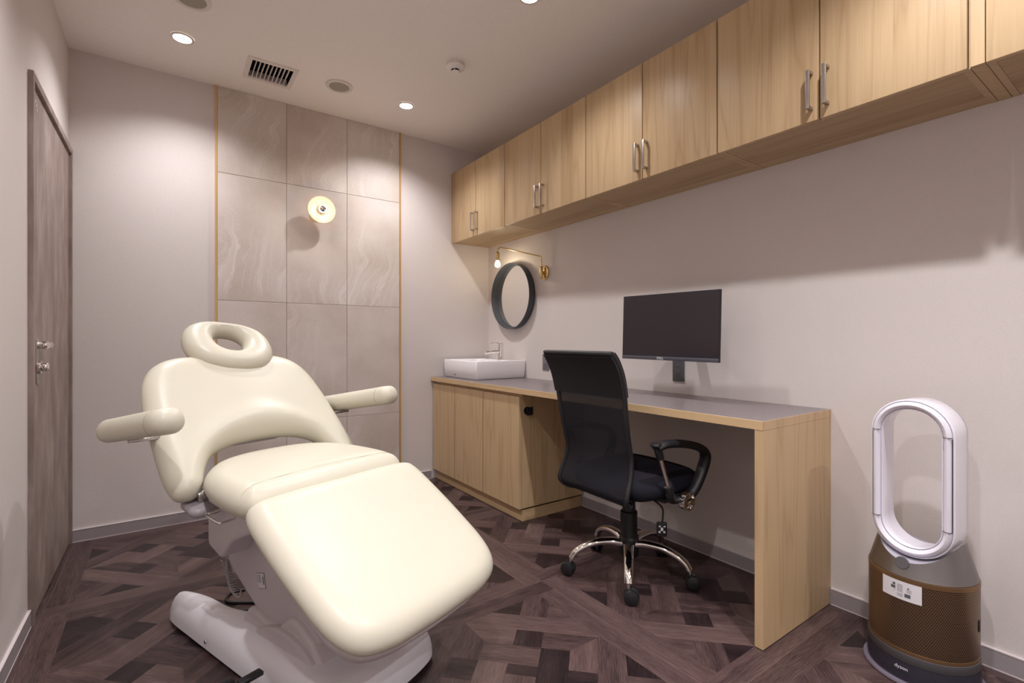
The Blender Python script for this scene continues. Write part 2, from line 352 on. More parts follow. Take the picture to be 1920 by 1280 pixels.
def cushion(bm, outline, top, bot, r, hole=None, hfun=None, grid=.016, mw=None, pw=2.0, crown=0):
    """Puffed pad: `outline` smooth closed 2D loop, rounded edge of radius r, top/bot heights."""
    loops = [[(p[0], p[1]) for p in outline]]
    if hole: loops.append([(p[0], p[1]) for p in hole])
    alls = [(l[i], l[(i+1) % len(l)]) for l in loops for i in range(len(l))]
    def dist(x, y): return min(segd(x, y, a, b) for a, b in alls)
    def isin(x, y): return inside(x, y, loops[0]) and not (len(loops) > 1 and inside(x, y, loops[1]))
    pts = []; edges = []
    for l in loops:
        s = len(pts); pts += [Vector(p) for p in l]; edges += [(s+i, s+(i+1) % len(l)) for i in range(len(l))]
    nb = len(pts)
    offs = [r*k for k in (.03, .12, .28, .5, .75)]
    inner = []
    for li, l in enumerate(loops):
        n = len(l)
        for i in range(n):
            a, b = l[i-1], l[(i+1) % n]; tx, ty = b[0]-a[0], b[1]-a[1]; L = math.hypot(tx, ty) or 1
            nx, ny = -ty/L, tx/L
            if not isin(l[i][0]+nx*.002, l[i][1]+ny*.002): nx, ny = -nx, -ny
            for o in offs:
                x, y = l[i][0]+nx*o, l[i][1]+ny*o
                if isin(x, y):
                    d = dist(x, y)
                    if d > o*.86: inner.append((x, y))
    x0 = min(p[0] for p in loops[0]); x1 = max(p[0] for p in loops[0]); y0 = min(p[1] for p in loops[0]); y1 = max(p[1] for p in loops[0])
    yy = y0
    while yy < y1:
        xx = x0
        while xx < x1:
            if isin(xx, yy) and dist(xx, yy) > r*.95: inner.append((xx, yy))
            xx += grid
        yy += grid
    pts += [Vector(p) for p in inner]
    vs, es, fs, *_ = delaunay_2d_cdt(pts, edges, [], 1 if not hole else 0, 1e-6)
    def prof(x, y):
        d = dist(x, y); u = min(1, d/r); k = (1-(1-u)**pw)**(1/pw)
        return k, d
    t = bmesh.new(); T = []; B = []
    for v in vs:
        x, y = v.x, v.y; k, d = prof(x, y)
        if d < 1e-5: k = 0
        h = k*top + crown*min(1, d/(r*3.2))*(2-min(1, d/(r*3.2)))
        if hfun: h += hfun(x, y)*k
        a = t.verts.new((x, y, h)); T.append(a)
        B.append(a if k == 0 else t.verts.new((x, y, -k*bot)))
    for f in fs:
        cx = sum(vs[i].x for i in f)/len(f); cy = sum(vs[i].y for i in f)/len(f)
        if not isin(cx, cy): continue
        try: t.faces.new([T[i] for i in f])
        except ValueError: pass
        try: t.faces.new([B[i] for i in reversed(f)])
        except ValueError: pass
    merge(bm, t, mw); return bm
def rrect(hx, hy, r, n=8, cx=0, cy=0, rs=None):
    out = []; rs = rs or (r, r, r, r)
    for (sx, sy, a0), rr in zip(((1, 1, 0), (-1, 1, 90), (-1, -1, 180), (1, -1, 270)), rs):
        for k in range(n+1):
            a = R(a0+90*k/n); out.append((cx+sx*(hx-rr)+rr*math.cos(a), cy+sy*(hy-rr)+rr*math.sin(a)))
    return out
def dens(pts, step=.012):
    out = []
    n = len(pts)
    for i in range(n):
        a, b = Vector(pts[i]), Vector(pts[(i+1) % n]); L = (b-a).length; k = max(1, int(L/step))
        for j in range(k): out.append(tuple(a.lerp(b, j/k)))
    return out
def resamp(pts, step=.012):
    """closed loop -> even spacing"""
    P = [Vector((p[0], p[1])) for p in pts]; P.append(P[0]); out = []; acc = 0; 
    tot = sum((P[i+1]-P[i]).length for i in range(len(P)-1)); n = max(12, int(tot/step)); st = tot/n; nxt = 0; run = 0
    for i in range(len(P)-1):
        L = (P[i+1]-P[i]).length
        while nxt <= run+L-1e-9 and len(out) < n:
            out.append(tuple(P[i].lerp(P[i+1], (nxt-run)/L))); nxt += st
        run += L
    return out
def textmesh(name, s, size, mw, mat, parent=None, ext=.0006, shear=0):
    cu = bpy.data.curves.new(name, 'FONT'); cu.body = s; cu.size = size; cu.extrude = ext; cu.align_x = 'CENTER'; cu.align_y = 'CENTER'
    o = bpy.data.objects.new('tmp', cu); COL.objects.link(o)
    dg = bpy.context.evaluated_depsgraph_get(); me = bpy.data.meshes.new_from_object(o.evaluated_get(dg)); bpy.data.objects.remove(o)
    me.name = name; me.materials.clear(); me.materials.append(mat); me.transform(mw)
    t = bpy.data.objects.new(name, me); COL.objects.link(t)
    if parent is not None: t.parent = parent
    return t
def wallbox(name, x0, x1, y0, y1, z0, z1, mat): return struct(obj(name, box(BM(), x0, x1, y0, y1, z0, z1), mat, smooth=False))

# ------------------------------------------------------------------ room shell
T = .12
VX0, VX1, VY0, VY1 = .385, .602, 3.012, 3.222       # duct opening in the ceiling
bm = BM()
for a in ((XL-T, VX0, YF-T, YB+T), (VX1, XR+T, YF-T, YB+T), (VX0, VX1, YF-T, VY0), (VX0, VX1, VY1, YB+T)): box(bm, a[0], a[1], a[2], a[3], ZC, ZC+T)
struct(obj('ceiling', bm, M['ceil'], smooth=False))
wallbox('wall_back', XL-T, XR+T, YB, YB+T, 0, ZC, M['wall'])
wallbox('wall_right', XR, XR+T, YF-T, YB, 0, ZC, M['wall'])
wallbox('wall_left', XL-T, XL, YF-T, YB, 0, ZC, M['wall'])
wallbox('wall_front', XL, XR, YF-T, YF, 0, ZC, M['wall'])

# floor: parquet panels as one mesh with tone + grain uv
S, FX, FY, FW = .88, 1.365, 1.70, .085
me = bpy.data.meshes.new('floor'); FV = []; FF = []; FUV = []; FT = []
def clip(poly, xa, xb, ya, yb):
    for ax, lim, sg in ((0, xa, 1), (0, xb, -1), (1, ya, 1), (1, yb, -1)):
        out = []
        for i in range(len(poly)):
            p, q = poly[i-1], poly[i]; dp, dq = (p[ax]-lim)*sg, (q[ax]-lim)*sg
            if (dp >= 0) != (dq >= 0):
                t = dp/(dp-dq); out.append((p[0]+(q[0]-p[0])*t, p[1]+(q[1]-p[1])*t))
            if dq >= 0: out.append(q)
        poly = out
        if len(poly) < 3: return []
    return poly
def piece(poly, ang, tone, z=0.0):
    poly = clip(poly, XL-.01, XR+.01, YF, YB+.01)
    if len(poly) < 3: return
    s = len(FV); FV.extend([(p[0], p[1], z) for p in poly]); FF.append(tuple(range(s, s+len(poly))))
    ca, sa = math.cos(R(ang)), math.sin(R(ang)); ox, oy = random.uniform(0, 50), random.uniform(0, 50)
    FUV.append([(p[0]*ca+p[1]*sa+ox, -p[0]*sa+p[1]*ca+oy) for p in poly]); FT.append(tone)
def tone(kind): return {'d': random.uniform(.12, .26), 'm': random.uniform(.38, .54), 'l': random.uniform(.56, .70)}[kind]
A1, A2, A3, A4 = .05, .15, .243, .338
def wedge(cx, cy, k):
    """pieces of the +u wedge, turned by k*90 deg"""
    def W(us, ang, kd):
        P = []
        for u, v in us:
            for _ in range(k): u, v = -v, u
            # (u,v) axes are turned 45 deg
            P.append((cx+(u-v)/math.sqrt(2), cy+(u+v)/math.sqrt(2)))
        P = clip(P, cx-S/2+FW, cx+S/2-FW, cy-S/2+FW, cy+S/2-FW)
        if len(P) >= 3: piece(P, ang+45+90*k, tone(kd))
    def band(a, b, lo, hi, kd, ang=90):
        # trapezoid clipped to |v|<u ; lo/hi None = mitre
        l = [(a, -a if lo is None else lo), (a, a if hi is None else hi), (b, b if hi is None else hi), (b, -b if lo is None else lo)]
        W([l[3], l[2], l[1], l[0]], ang, kd)
    W([(A1, -A1), (A2, -A1), (A2, A2), (A1, A2)], 90, 'mlmd'[k])
    if k < 2: W([(0, -A1), (A1, -A1), (A1, A1), (0, A1)] if k == 0 else [(-A1*c_, 0) for c_ in ()] or [(-A1, 0), (A1, 0), (A1, A1), (-A1, A1)], 90, 'dm'[k])
    # lattice band with dark insert
    band(A2, A3, None, -A1, random.choice('ml')); band(A2, A3, -A1, A1, 'd', 0); band(A2, A3, A1, None, random.choice('ml'))
    band(A3, A4, None, None, 'l' if k in (0, 2) else 'm')
    band(A4, .53, None, -.05, 'm', 90); band(A4, .53, -.05, .055, random.choice('dm'), 0); band(A4, .53, .055, None, 'd', 90)
for i in range(-3, 3):
    for j in range(-6, 4):
        cx, cy = FX-S/2+S*i+S, FY-S/2+S*j+S
        for k in range(4): wedge(cx, cy, k)
        # frame boards: two per joint, alternating butt joints
        x0, x1, y0, y1 = cx-S/2, cx+S/2, cy-S/2, cy+S/2
        piece([(x0, y0+FW), (x0+FW, y0+FW), (x0+FW, y1), (x0, y1)], 90, tone('m')+.06)
        piece([(x1-FW, y0), (x1, y0), (x1, y1-FW), (x1-FW, y1-FW)], 90, tone('m')+.04)
        piece([(x0, y0), (x1-FW, y0), (x1-FW, y0+FW), (x0, y0+FW)], 0, tone('m')+.04)
        piece([(x0+FW, y1-FW), (x1, y1-FW), (x1, y1), (x0+FW, y1)], 0, tone('m')+.02)
        piece([(x1-.0006, y0), (x1+.0006, y0), (x1+.0006, y1), (x1-.0006, y1)], 0, .95, .0002)  # pale strips painted along the panel joints for their bright glint
        piece([(x0, y1-.0006), (x1, y1-.0006), (x1, y1+.0006), (x0, y1+.0006)], 0, .95, .0002)
me.from_pydata(FV, [], FF); uvl = me.uv_layers.new(name='UVMap'); at = me.attributes.new('tone', 'FLOAT', 'FACE')
for p in me.polygons:
    at.data[p.index].value = FT[p.index]
    for li, uvc in zip(p.loop_indices, FUV[p.index]): uvl.data[li].uv = uvc
me.materials.append(M['floor'])
fl = bpy.data.objects.new('floor', me); COL.objects.link(fl); struct(fl)
bb = bmesh.new(); bb.from_mesh(me); bmesh.ops.recalc_face_normals(bb, faces=bb.faces)
for f in bb.faces:
    if f.normal.z < 0: f.normal_flip()
bb.to_mesh(me); bb.free()

# baseboards (body + pale lips in one profile)
BH = .062
def board(name, x0, x1, y0, y1):
    o = struct(obj(name, box(BM(), x0, x1, y0, y1, 0, BH, .0008, 1), M['base'], smooth=False))
    for z0, z1 in ((BH, BH+.004), (0.0, .004)):
        obj('lip', box(BM(), x0-.001*(x1 == XR), x1+.001*(x0 == XL), y0-.001*(y1 == YB), y1, z0, z1), M['base_edge'], o, smooth=False)
board('baseboard_back', XL+.012, DX+.0, YB-.009, YB)
board('baseboard_right', XR-.009, XR, .91, 2.33); board('baseboard_right', XR-.009, XR, YF, DY-.002)
board('baseboard_left', XL, XL+.009, YF, 2.53)

# stone cladding between two oak/gold strips
TX, TZ = [.252, .6418, 1.0316, 1.418], [0, .540, 1.3174, 2.0949, ZC]
bm = BM(); uvs = []
t = bmesh.new(); uvl = t.loops.layers.uv.new('UVMap')
for i in range(3):
    for j in range(4):
        g = .0011; x0, x1, z0, z1 = TX[i]+g, TX[i+1]-g, TZ[j]+g, TZ[j+1]-g
        c = bmesh.new(); bmesh.ops.create_cube(c, size=1)
        for v in c.verts: v.co = Vector(((x0+x1)/2+v.co.x*(x1-x0), YB-.006+v.co.y*.008, (z0+z1)/2+v.co.z*(z1-z0)))
        bmesh.ops.bevel(c, geom=[e for e in c.edges if max(v.co.y for v in e.verts) < YB-.008], offset=.0008, segments=1, affect='EDGES')
        ul = c.loops.layers.uv.new('UVMap'); ox, oy = [(0, 0), (3.3, 7.1), (9.2, 2.6), (5.7, 4.4), (12.3, 8.8), (1.9, 14.2), (7.7, 11.3), (15.1, 3.9), (4.2, 17.6), (18.3, 6.4), (10.6, 19.1), (21.2, 9.7)][i*4+j]
        for f in c.faces:
            for lp in f.loops: lp[ul].uv = (lp.vert.co.x+ox, lp.vert.co.z+oy)
        m2 = bpy.data.meshes.new('t'); c.to_mesh(m2); c.free(); t.from_mesh(m2); bpy.data.meshes.remove(m2)
m2 = bpy.data.meshes.new('stone_tiles'); t.to_mesh(m2); t.free(); m2.materials.append(M['stone'])
o = bpy.data.objects.new('trim_3', m2); COL.objects.link(o); struct(o)
grout = obj('grout', box(BM(), TX[0], TX[3], YB-.0065, YB-.001, 0, ZC), newmat('grout', (.26, .23, .24), .8), o, smooth=False)
for n, x in (('trim_1', .2405), ('trim_2', 1.4185)):
    struct(obj(n, box(BM(), x, x+.0115, YB-.014, YB, 0, ZC), M['gold'], smooth=False))

# door in the left wall
DY0, DY1, DH = 2.527, YB-.004, 2.082
d = thing('door_1', 'taupe wood-look flush door with steel lever and lock in left wall', 'door', (XL, 2.99, 0)); d['kind'] = 'structure'
for k in ('category',): del d[k]
def rel(o, root):
    o.parent = root; o.matrix_parent_inverse = Matrix.Translation(-Vector(root.location)) if root.rotation_euler.z == 0 else root.matrix_basis.inverted(); return o
bm = BM(); box(bm, XL-.02, XL+.016, DY0, DY0+.024, 0, DH, .001, 1); box(bm, XL-.02, XL+.016, DY1-.02, DY1, 0, DH, .001, 1); box(bm, XL-.02, XL+.016, DY0+.024, DY1-.02, DH-.03, DH, .001, 1)
rel(obj('door_frame', bm, M['door'], smooth=False), d)
leaf = rel(obj('door_leaf', box(BM(), XL-.02, XL+.004, DY0+.026, DY1-.022, .004, DH-.034, .001, 1), M['door'], smooth=False), d)
LY, LZ = 2.66, 1.052
bm = BM(); box(bm, XL+.0035, XL+.0075, LY-.022, LY+.022, .90, 1.075, .0015); h = obj('lock_plate', bm, M['nickel']); rel(h, d)
bm = BM(); cyl(bm, .014, 0, .03, 24, .002, aim((XL+.006, LY, LZ), (1, 0, 0))); tube(bm, [(XL+.030, LY-.010, LZ), (XL+.030, LY+.055, LZ)], .016, 20)
rel(obj('door_handle', bm, M['chrome']), d)
bm = BM(); cyl(bm, .027, 0, .012, 32, .003, aim((XL+.006, LY, .965), (1, 0, 0))); cyl(bm, .017, .012, .03, 28, .003, aim((XL+.006, LY, .965), (1, 0, 0))); box(bm, XL+.03, XL+.04, LY-.004, LY+.004, .95, .98, .002)
rel(obj('thumb_turn', bm, M['chrome']), d)
bm = BM()
for k in range(3): box(bm, XL+.0035, XL+.0048, 2.63+.014*k, 2.639+.014*k, 2.0-.012*k, 2.012-.012*k)
rel(obj('door_mark', bm, M['logo'], smooth=False, label='small pale lettering near the top of the door'), d)

# ------------------------------------------------------------------ ceiling fittings
v = thing('air_vent', 'white rectangular ceiling air vent with dark slots between thin slats', 'vent', (.4935, 3.117, ZC))
bm = BM(); z0 = ZC-.005
for a in ((.364, .622, 2.988, 3.014), (.364, .622, 3.220, 3.246), (.364, .388, 3.014, 3.220), (.598, .622, 3.014, 3.220)): box(bm, *a, z0, ZC)
rel(obj('vent_frame', bm, M['fitting'], smooth=False), v)
for k in range(9):
    x = .388+.21*(k+1)/10; rel(obj('slat', box(BM(), x-.0018, x+.0018, 3.014, 3.220, ZC-.003, ZC+.012), M['fitting'], smooth=False), v)
bm = BM()
for a in ((VX0-.01, VX0+.003, VY0, VY1, ZC+.002, ZC+.2), (VX1-.003, VX1+.01, VY0, VY1, ZC+.002, ZC+.2), (VX0, VX1, VY0-.01, VY0+.003, ZC+.002, ZC+.2)): box(bm, *a)
box(bm, VX0, VX1, VY0, VY1, ZC+.19, ZC+.2); box(bm, VX0, VX1, VY1-.003, VY1+.01, ZC+.03, ZC+.2)
rel(obj('duct', bm, M['void'], smooth=False), v)
rel(obj('duct_lip', box(BM(), VX0, VX1, VY1-.006, VY1, ZC, ZC+.035), M['grey_plastic'], smooth=False), v)

def ceil_speaker(x, y, label):
    s = thing('ceiling_speaker', label, 'speaker', (x, y, ZC), group='round ceiling speakers')
    lathe_bm = lathe(BM(), [(.077, -.0005), (.077, -.006), (.074, -.008), (.060, -.008), (.058, -.005), (.058, -.0005)], 64)
    obj('rim', lathe_bm, M['fitting'], s)
    obj('grille', lathe(BM(), [(0, -.0055), (.04, -.0055), (.059, -.005)], 64), M['speaker_cloth'], s)
ceil_speaker(.859, 3.032, 'round ceiling speaker with grey grille between vent and right downlight')
ceil_speaker(.094, 2.645, 'round ceiling speaker cut by the top edge above the left downlight')
names = ['lit recessed downlight left of the ceiling air vent', 'lit recessed downlight near the tiled wall, right of the round speaker',
         'recessed downlight above the treatment chair, outside the picture', 'recessed downlight glowing at the top edge of the picture',
         'added unseen fill downlight overhead left of the camera', 'added unseen fill downlight overhead right of the camera', 'added unseen fill downlight at the rear left', 'added unseen fill downlight at the rear right']
for (x, y), lb in zip(DOWN, names):
    s = thing('downlight', lb, 'light', (x, y, ZC), group='recessed ceiling downlights')
    obj('rim', lathe(BM(), [(.052, -.0005), (.052, -.004), (.049, -.006), (.041, -.006), (.039, -.003), (.039, -.0005)], 48), M['fitting'], s)
    obj('diffuser', lathe(BM(), [(0, -.0045), (.02, -.0045), (.0405, -.0035)], 48), M['lens'], s)
s = thing('smoke_detector', 'small white round smoke detector on the ceiling', 'detector', (1.322, 2.415, ZC))
obj('base', lathe(BM(), [(.050, -.0003), (.051, -.010), (.050, -.016), (0, -.016)], 48), M['fitting'], s)
obj('cover', lathe(BM(), [(.050, -.016), (.052, -.019), (.049, -.027), (.036, -.034), (.027, -.036), (0, -.036)], 48), M['white_enamel'], s)
obj('slot_ring', lathe(BM(), [(.024, -.0355), (.024, -.046)], 40), M['void'], s)
obj('sensor_cap', lathe(BM(), [(.0245, -.044), (.026, -.047), (.024, -.051), (0, -.052)], 40), M['white_enamel'], s)
for k in range(5):
    a = 2*PI*k/5+.2; obj('post', cyl(BM(), .0022, -.0475, -.034, 8, 0, Matrix.Translation((.0245*math.cos(a), .0245*math.sin(a), 0))), M['white_enamel'], s)

# ------------------------------------------------------------------ wall lamp on tiles
s = thing('wall_sconce', 'round white enamel disc wall lamp glowing on the tiled wall', 'lamp', (.842, YB-.010, 1.938))
AX = aim((0, 0, 0), (0, -1, 0))
obj('wall_plate', cyl(BM(), .045, 0, .018, 40, .004, AX), M['white_enamel'], s)
obj('stem', cyl(BM(), .013, .015, .075, 24, 0, AX), M['white_enamel'], s)
obj('shade', lathe(BM(), [(.0, .066), (.02, .066), (.05, .072), (.088, .080), (.0895, .0815), (.088, .083), (.05, .0755), (.02, .070), (.0, .070)], 64, AX), M['opal'], s)
obj('lamp_holder', lathe(BM(), [(.0, .066), (.024, .066), (.026, .072), (.024, .096), (0.0, .096)], 40, AX), M['white_enamel'], s)
obj('bulb', lathe(BM(), [(.0185, .094), (.0245, .102), (.0245, .108), (.020, .114)], 40, AX), M['amber_ring'], s, label='glowing ring of the bulb')
obj('mirror_cap', lathe(BM(), [(.021, .113), (.017, .120), (.009, .125), (0, .127)], 40, AX), M['chrome'], s, label='silvered crown of the bulb')

# ------------------------------------------------------------------ upper cabinets
cabs = [(2.709, 3.463), (1.932, 2.709), (1.158, 1.932), (.383, 1.158), (-.44, .350)]
clabels = ['oak two-door wall cabinet touching the back wall, above mirror', 'oak two-door wall cabinet, second from the back wall corner',
           'oak two-door wall cabinet in the middle, third from the corner', 'large oak two-door wall cabinet above the monitor side, fourth from the corner',
           'oak wall cabinet cut off at the top right corner of the picture']
def handle_bm():
    bm = BM(); w, z0, z1 = .0065, -.067, .067
    box(bm, -.032, -.026, -w, w, z0, z1, .001); box(bm, -.027, 0, -w, w, z0, z0+.010, .001); box(bm, -.027, 0, -w, w, z1-.010, z1, .001); return bm
for (y0, y1), lb in zip(cabs, clabels):
    c = thing('wall_cabinet', lb, 'cabinet', (XR, (y0+y1)/2, CZ0), group='oak wall cabinets above the desk')
    hy = (y1-y0)/2; D0 = CX-XR
    bm = BM(); g = .0006
    box(bm, D0+.024, -.001, -hy+g, -hy+.018, .006, CZ1-CZ0); box(bm, D0+.024, -.001, hy-.018, hy-g, .006, CZ1-CZ0)
    box(bm, D0+.024, -.001, -hy+.018, hy-.018, CZ1-CZ0-.018, CZ1-CZ0); box(bm, -.012, -.001, -hy+.018, hy-.018, .024, CZ1-CZ0-.018)
    obj('carcass', bm, M['oak'], c, smooth=False)
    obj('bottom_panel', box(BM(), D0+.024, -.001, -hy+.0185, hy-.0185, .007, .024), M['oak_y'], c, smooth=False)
    bot = [(-hy+.003, -.002), (.002, hy-.003)]
    for k, (a, b) in enumerate(bot):
        dr = obj('door', box(BM(), D0, D0+.021, a, b, 0, CZ1-CZ0-.002, .0025, 2), M['oak'], c)
        hyy = (b-.024) if k == 0 else (a+.024)
        h = obj('handle', handle_bm(), M['nickel'], dr); h.location = (D0, hyy, .105)
    obj('bumper', cyl(BM(), .0025, -.004, .002, 8, 0, Matrix.Translation((D0+.028, 0, .006))), M['white_enamel'], c)
f = obj('filler_strip', box(BM(), CX+.012, XR-.001, .351, .382, CZ0+.005, CZ1, .001, 1), M['oak'], smooth=False)
tag(f, 'narrow oak filler strip between the two rightmost wall cabinets', 'panel')

# ------------------------------------------------------------------ desk with worktop, end panel
dk = thing('desk', 'long oak-edged desk and counter with speckled grey top along right wall', 'desk', (1.94, 1.6, 0))
TH = .0315
rel(obj('worktop', box(BM(), DX+.003, XR-.001, DY+.003, YB-.001, DZ-TH+.001, DZ-.0005), M['speckle'], smooth=False), dk)
bm = BM(); box(bm, DX, DX+.003, DY, 2.737, DZ-TH, DZ, .0006, 1); box(bm, DX, DX+.003, 2.7375, YB-.001, DZ-TH, DZ, .0006, 1); 
rel(obj('edge_band', bm, M['oak_edge'], smooth=False), dk)
rel(obj('underside', box(BM(), DX+.003, XR-.001, DY+.031, YB-.001, DZ-TH, DZ-TH+.0009), M['oak_edge'], smooth=False), dk)
bm = BM(); box(bm, DX+.001, XR-.0105, DY+.0005, DY+.0305, .003, DZ-TH, .0006, 1); box(bm, XR-.0105, XR-.001, DY+.0005, DY+.0305, BH+.006, DZ-TH)
box(bm, DX+.0005, XR-.001, DY, DY+.003, DZ-TH, DZ-.0005)
rel(obj('end_panel', bm, M['oak_plain'], smooth=False), dk)
for x, y in ((DX+.05, DY+.015), (XR-.07, DY+.015)): rel(obj('foot_glide', cyl(BM(), .008, 0, .0035, 16, 0, Matrix.Translation((x, y, 0))), M['white_plastic']), dk)

# base cabinet under the basin
BX = DX+.014
bc = thing('base_cabinet', 'oak three-panel cabinet under the wash basin, beside the back wall', 'cabinet', (1.94, 2.9, 0))
CY0 = 2.336
bm = BM(); box(bm, BX+.022, XR-.012, CY0-.000, YB-.011, .075, DZ-TH-.001); rel(obj('carcass', bm, M['dark_gap'], smooth=False), bc)  # carcass coloured dark so the door gaps look shaded
rel(obj('side_panel', box(BM(), BX+.0225, XR-.012, CY0-.019, CY0-.0005, .078, DZ-TH-.001, .0008, 1), M['oak_plain'], smooth=False), bc)
rel(obj('plinth', box(BM(), BX+.030, XR-.012, CY0-.012, YB-.011, 0, .066, .0008, 1), M['oak_edge'], smooth=False), bc)
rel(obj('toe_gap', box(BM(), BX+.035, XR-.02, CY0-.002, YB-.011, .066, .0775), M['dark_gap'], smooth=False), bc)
rel(obj('top_rail', box(BM(), BX+.0185, BX+.022, CY0-.018, YB-.011, DZ-TH-.022, DZ-TH-.001), M['oak_edge'], smooth=False), bc)
for a, b in ((CY0-.019, 2.716), (2.7205, 3.100), (3.1045, YB-.012)):
    rel(obj('door', box(BM(), BX, BX+.0205, a, b, .078, DZ-TH-.021, .0008, 1), M['oak_plain'], smooth=False), bc)
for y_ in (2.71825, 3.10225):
    rel(obj('gap_shade', box(BM(), BX+.0004, BX+.0215, y_-.0022, y_+.0022, .080, DZ-TH-.023), M['dark_gap'], smooth=False), bc)  # dark strips put into the door gaps in place of shade
# bag hook on its side
hk = thing('bag_hook', 'small round black hook on the side of the oak base cabinet', 'hook', (1.748, CY0-.019, .655))
obj('disc', cyl(BM(), .024, 0, .006, 36, .0015, aim((0, 0, 0), (0, -1, 0))), M['black_metal'], hk)
obj('peg', cyl(BM(), .009, .004, .030, 24, .001, aim((0, 0, 0), (0, -1, 0))), M['black_metal'], hk)
obj('hook_plate', box(BM(), -.022, .022, -.034, -.029, -.024, .024, .002), M['black_metal'], hk)

# ------------------------------------------------------------------ basin + tap
BX0, BX1, BY0, BY1, BZ1 = 1.772, 2.207, 2.937, 3.428, .925
bs = thing('wash_basin', 'white rectangular ceramic vessel basin on the counter', 'basin', ((BX0+BX1)/2, (BY0+BY1)/2, DZ))
t = bmesh.new(); hx, hy, hz = (BX1-BX0)/2, (BY1-BY0)/2, BZ1-DZ
def ring(hx, hy, r, z, cx=0, cy=0, n=6): return [t.verts.new((p[0], p[1], z)) for p in rrect(hx, hy, r, n, cx, cy)]
rs = [ring(hx-.012, hy-.014, .01, 0), ring(hx-.006, hy-.007, .012, .006), ring(hx-.001, hy-.002, .012, .07), ring(hx, hy, .012, hz-.006), ring(hx-.002, hy-.002, .012, hz-.001), ring(hx-.005, hy-.005, .012, hz),
      ring(.150, hy-.018, .05, hz-.001, -.052), ring(.145, hy-.023, .05, hz-.008, -.052), ring(.132, hy-.045, .06, .045, -.052), ring(.09, hy-.10, .06, .026, -.052), ring(.02, .02, .018, .022, -.052)]
for a, b in zip(rs, rs[1:]):
    n = len(a)
    for i in range(n): t.faces.new((a[i], a[(i+1) % n], b[(i+1) % n], b[i]))
t.faces.new(rs[0][::-1]); t.faces.new(rs[-1])
obj('bowl', t, M['ceramic'], bs, angle=50)
obj('drain', lathe(BM(), [(0, .0245), (.016, .0245), (.020, .0225), (.020, .0215)], 32, Matrix.Translation((-.052, 0, 0))), M['chrome'], bs)
bm = BM()
for dy in (-.008, 0, .008): box(bm, -hx+.0035, -hx+.0052, .07+dy-.003, .07+dy+.003, .020, .027)
obj('maker_mark', bm, M['ink'], bs, smooth=False, label='tiny dark maker mark at the lower front')
fc = thing('faucet', 'chrome single-lever tap standing on the white basin', 'faucet', (2.105, 3.125, BZ1))
obj('body', lathe(BM(), [(0, 0), (.027, 0), (.027, .002), (.023, .012), (.021, .03), (.021, .116), (0, .116)], 40), M['chrome'], fc)
obj('spout', tube(BM(), catmull([(-.008, 0, .060), (-.06, 0, .060), (-.125, 0, .054), (-.138, 0, .046)], 6), .011, 16), M['chrome'], fc)
bm = cyl(BM(), .021, .1175, .130, 36, .002); tube(bm, [(-.005, 0, .124), (-.05, 0, .126), (-.095, 0, .123)], .0045, 10); obj('lever', bm, M['chrome'], fc)

# ------------------------------------------------------------------ mirror, brass lamp, outlets
mr = thing('round_mirror', 'round wall mirror in a deep dark slate frame above the basin', 'mirror', (XR, 3.075, 1.413))
AXm = aim((0, 0, 0), (-1, 0, 0))
obj('frame', lathe(BM(), [(.235, .0005), (.247, .0005), (.252, .004), (.254, .058), (.2525, .061), (.2505, .058), (.240, .012), (.235, .010), (.235, .0005)], 96, AXm), M['slate'], mr)
obj('glass', lathe(BM(), [(0, .010), (.2405, .010)], 96, AXm), M['mirror'], mr)
bl = thing('brass_wall_lamp', 'brass swing-arm wall lamp with bare glowing bulb beside the mirror', 'lamp', (XR, 2.715, 1.553))
obj('wall_plate', cyl(BM(), .051, 0, .012, 48, .003, AXm), M['brass'], bl)
bm = BM(); cyl(bm, .012, .01, .03, 24, .002, AXm); cyl(bm, .0125, -.040, .045, 24, .002, Matrix.Translation((-.034, 0, 0))); 
for zz in (-.024, .024): cyl(bm, .0045, .011, .016, 12, .001, AXm @ Matrix.Translation((zz*1.25, 0, 0)))
obj('pivot', bm, M['brass'], bl)
P3 = [(2.176, 2.715, 1.59), (2.176, 2.715, 1.645), (2.172, 2.722, 1.669), (2.162, 2.745, 1.677), (2.070, 3.035, 1.766), (2.058, 3.070, 1.772), (2.052, 3.084, 1.760), (2.050, 3.086, 1.735)]
obj('arm', tube(BM(), [Vector(p)-Vector((XR, 2.715, 1.553)) for p in catmull(P3, 5)], .0048, 14), M['brass'], bl)
L0 = (2.05-XR, 3.086-2.715, 0)
obj('lamp_holder', lathe(BM(), [(0, 1.742-1.553), (.008, 1.742-1.553), (.0165, 1.731-1.553), (.0165, 1.680-1.553), (.0145, 1.676-1.553), (0, 1.676-1.553)], 32, Matrix.Translation(L0)), M['brass'], bl)
obj('bulb', lathe(BM(), [(.009, .127), (.011, .119), (.018, .106), (.0215, .094), (.0185, .082), (.010, .075), (0, .073)], 32, Matrix.Translation(L0)), M['bulb'], bl, label='small clear glowing bulb')
def outlet(y, z, label, bank):
    o = thing('wall_outlet', label, 'outlet', (XR, y, z), group='grey wall outlets above the desk')
    obj('plate', box(BM(), -.007, -.0005, -.0355, .0355, -.058, .058, .003), M['dark_grey'] if not bank else M['outlet_grey'], o)
    obj('insert', box(BM(), -.0085, -.007, -.013, .013, -.038, .038, .0006), M['dark_grey'] if not bank else M['outlet_grey'], o)
    for zc in (-.019, .019):
        bm = BM()
        for yc in (-.0045, .0045): box(bm, -.0092, -.0084, yc-.001, yc+.001, zc-.004, zc+.004)
        obj('socket', bm, M['grey_slot'], o, smooth=False)
M['outlet_grey'] = newmat('slate_grey_plastic', (.17, .155, .185), .5)
outlet(1.597, .913, 'dark grey double wall outlet directly below the monitor', 0)
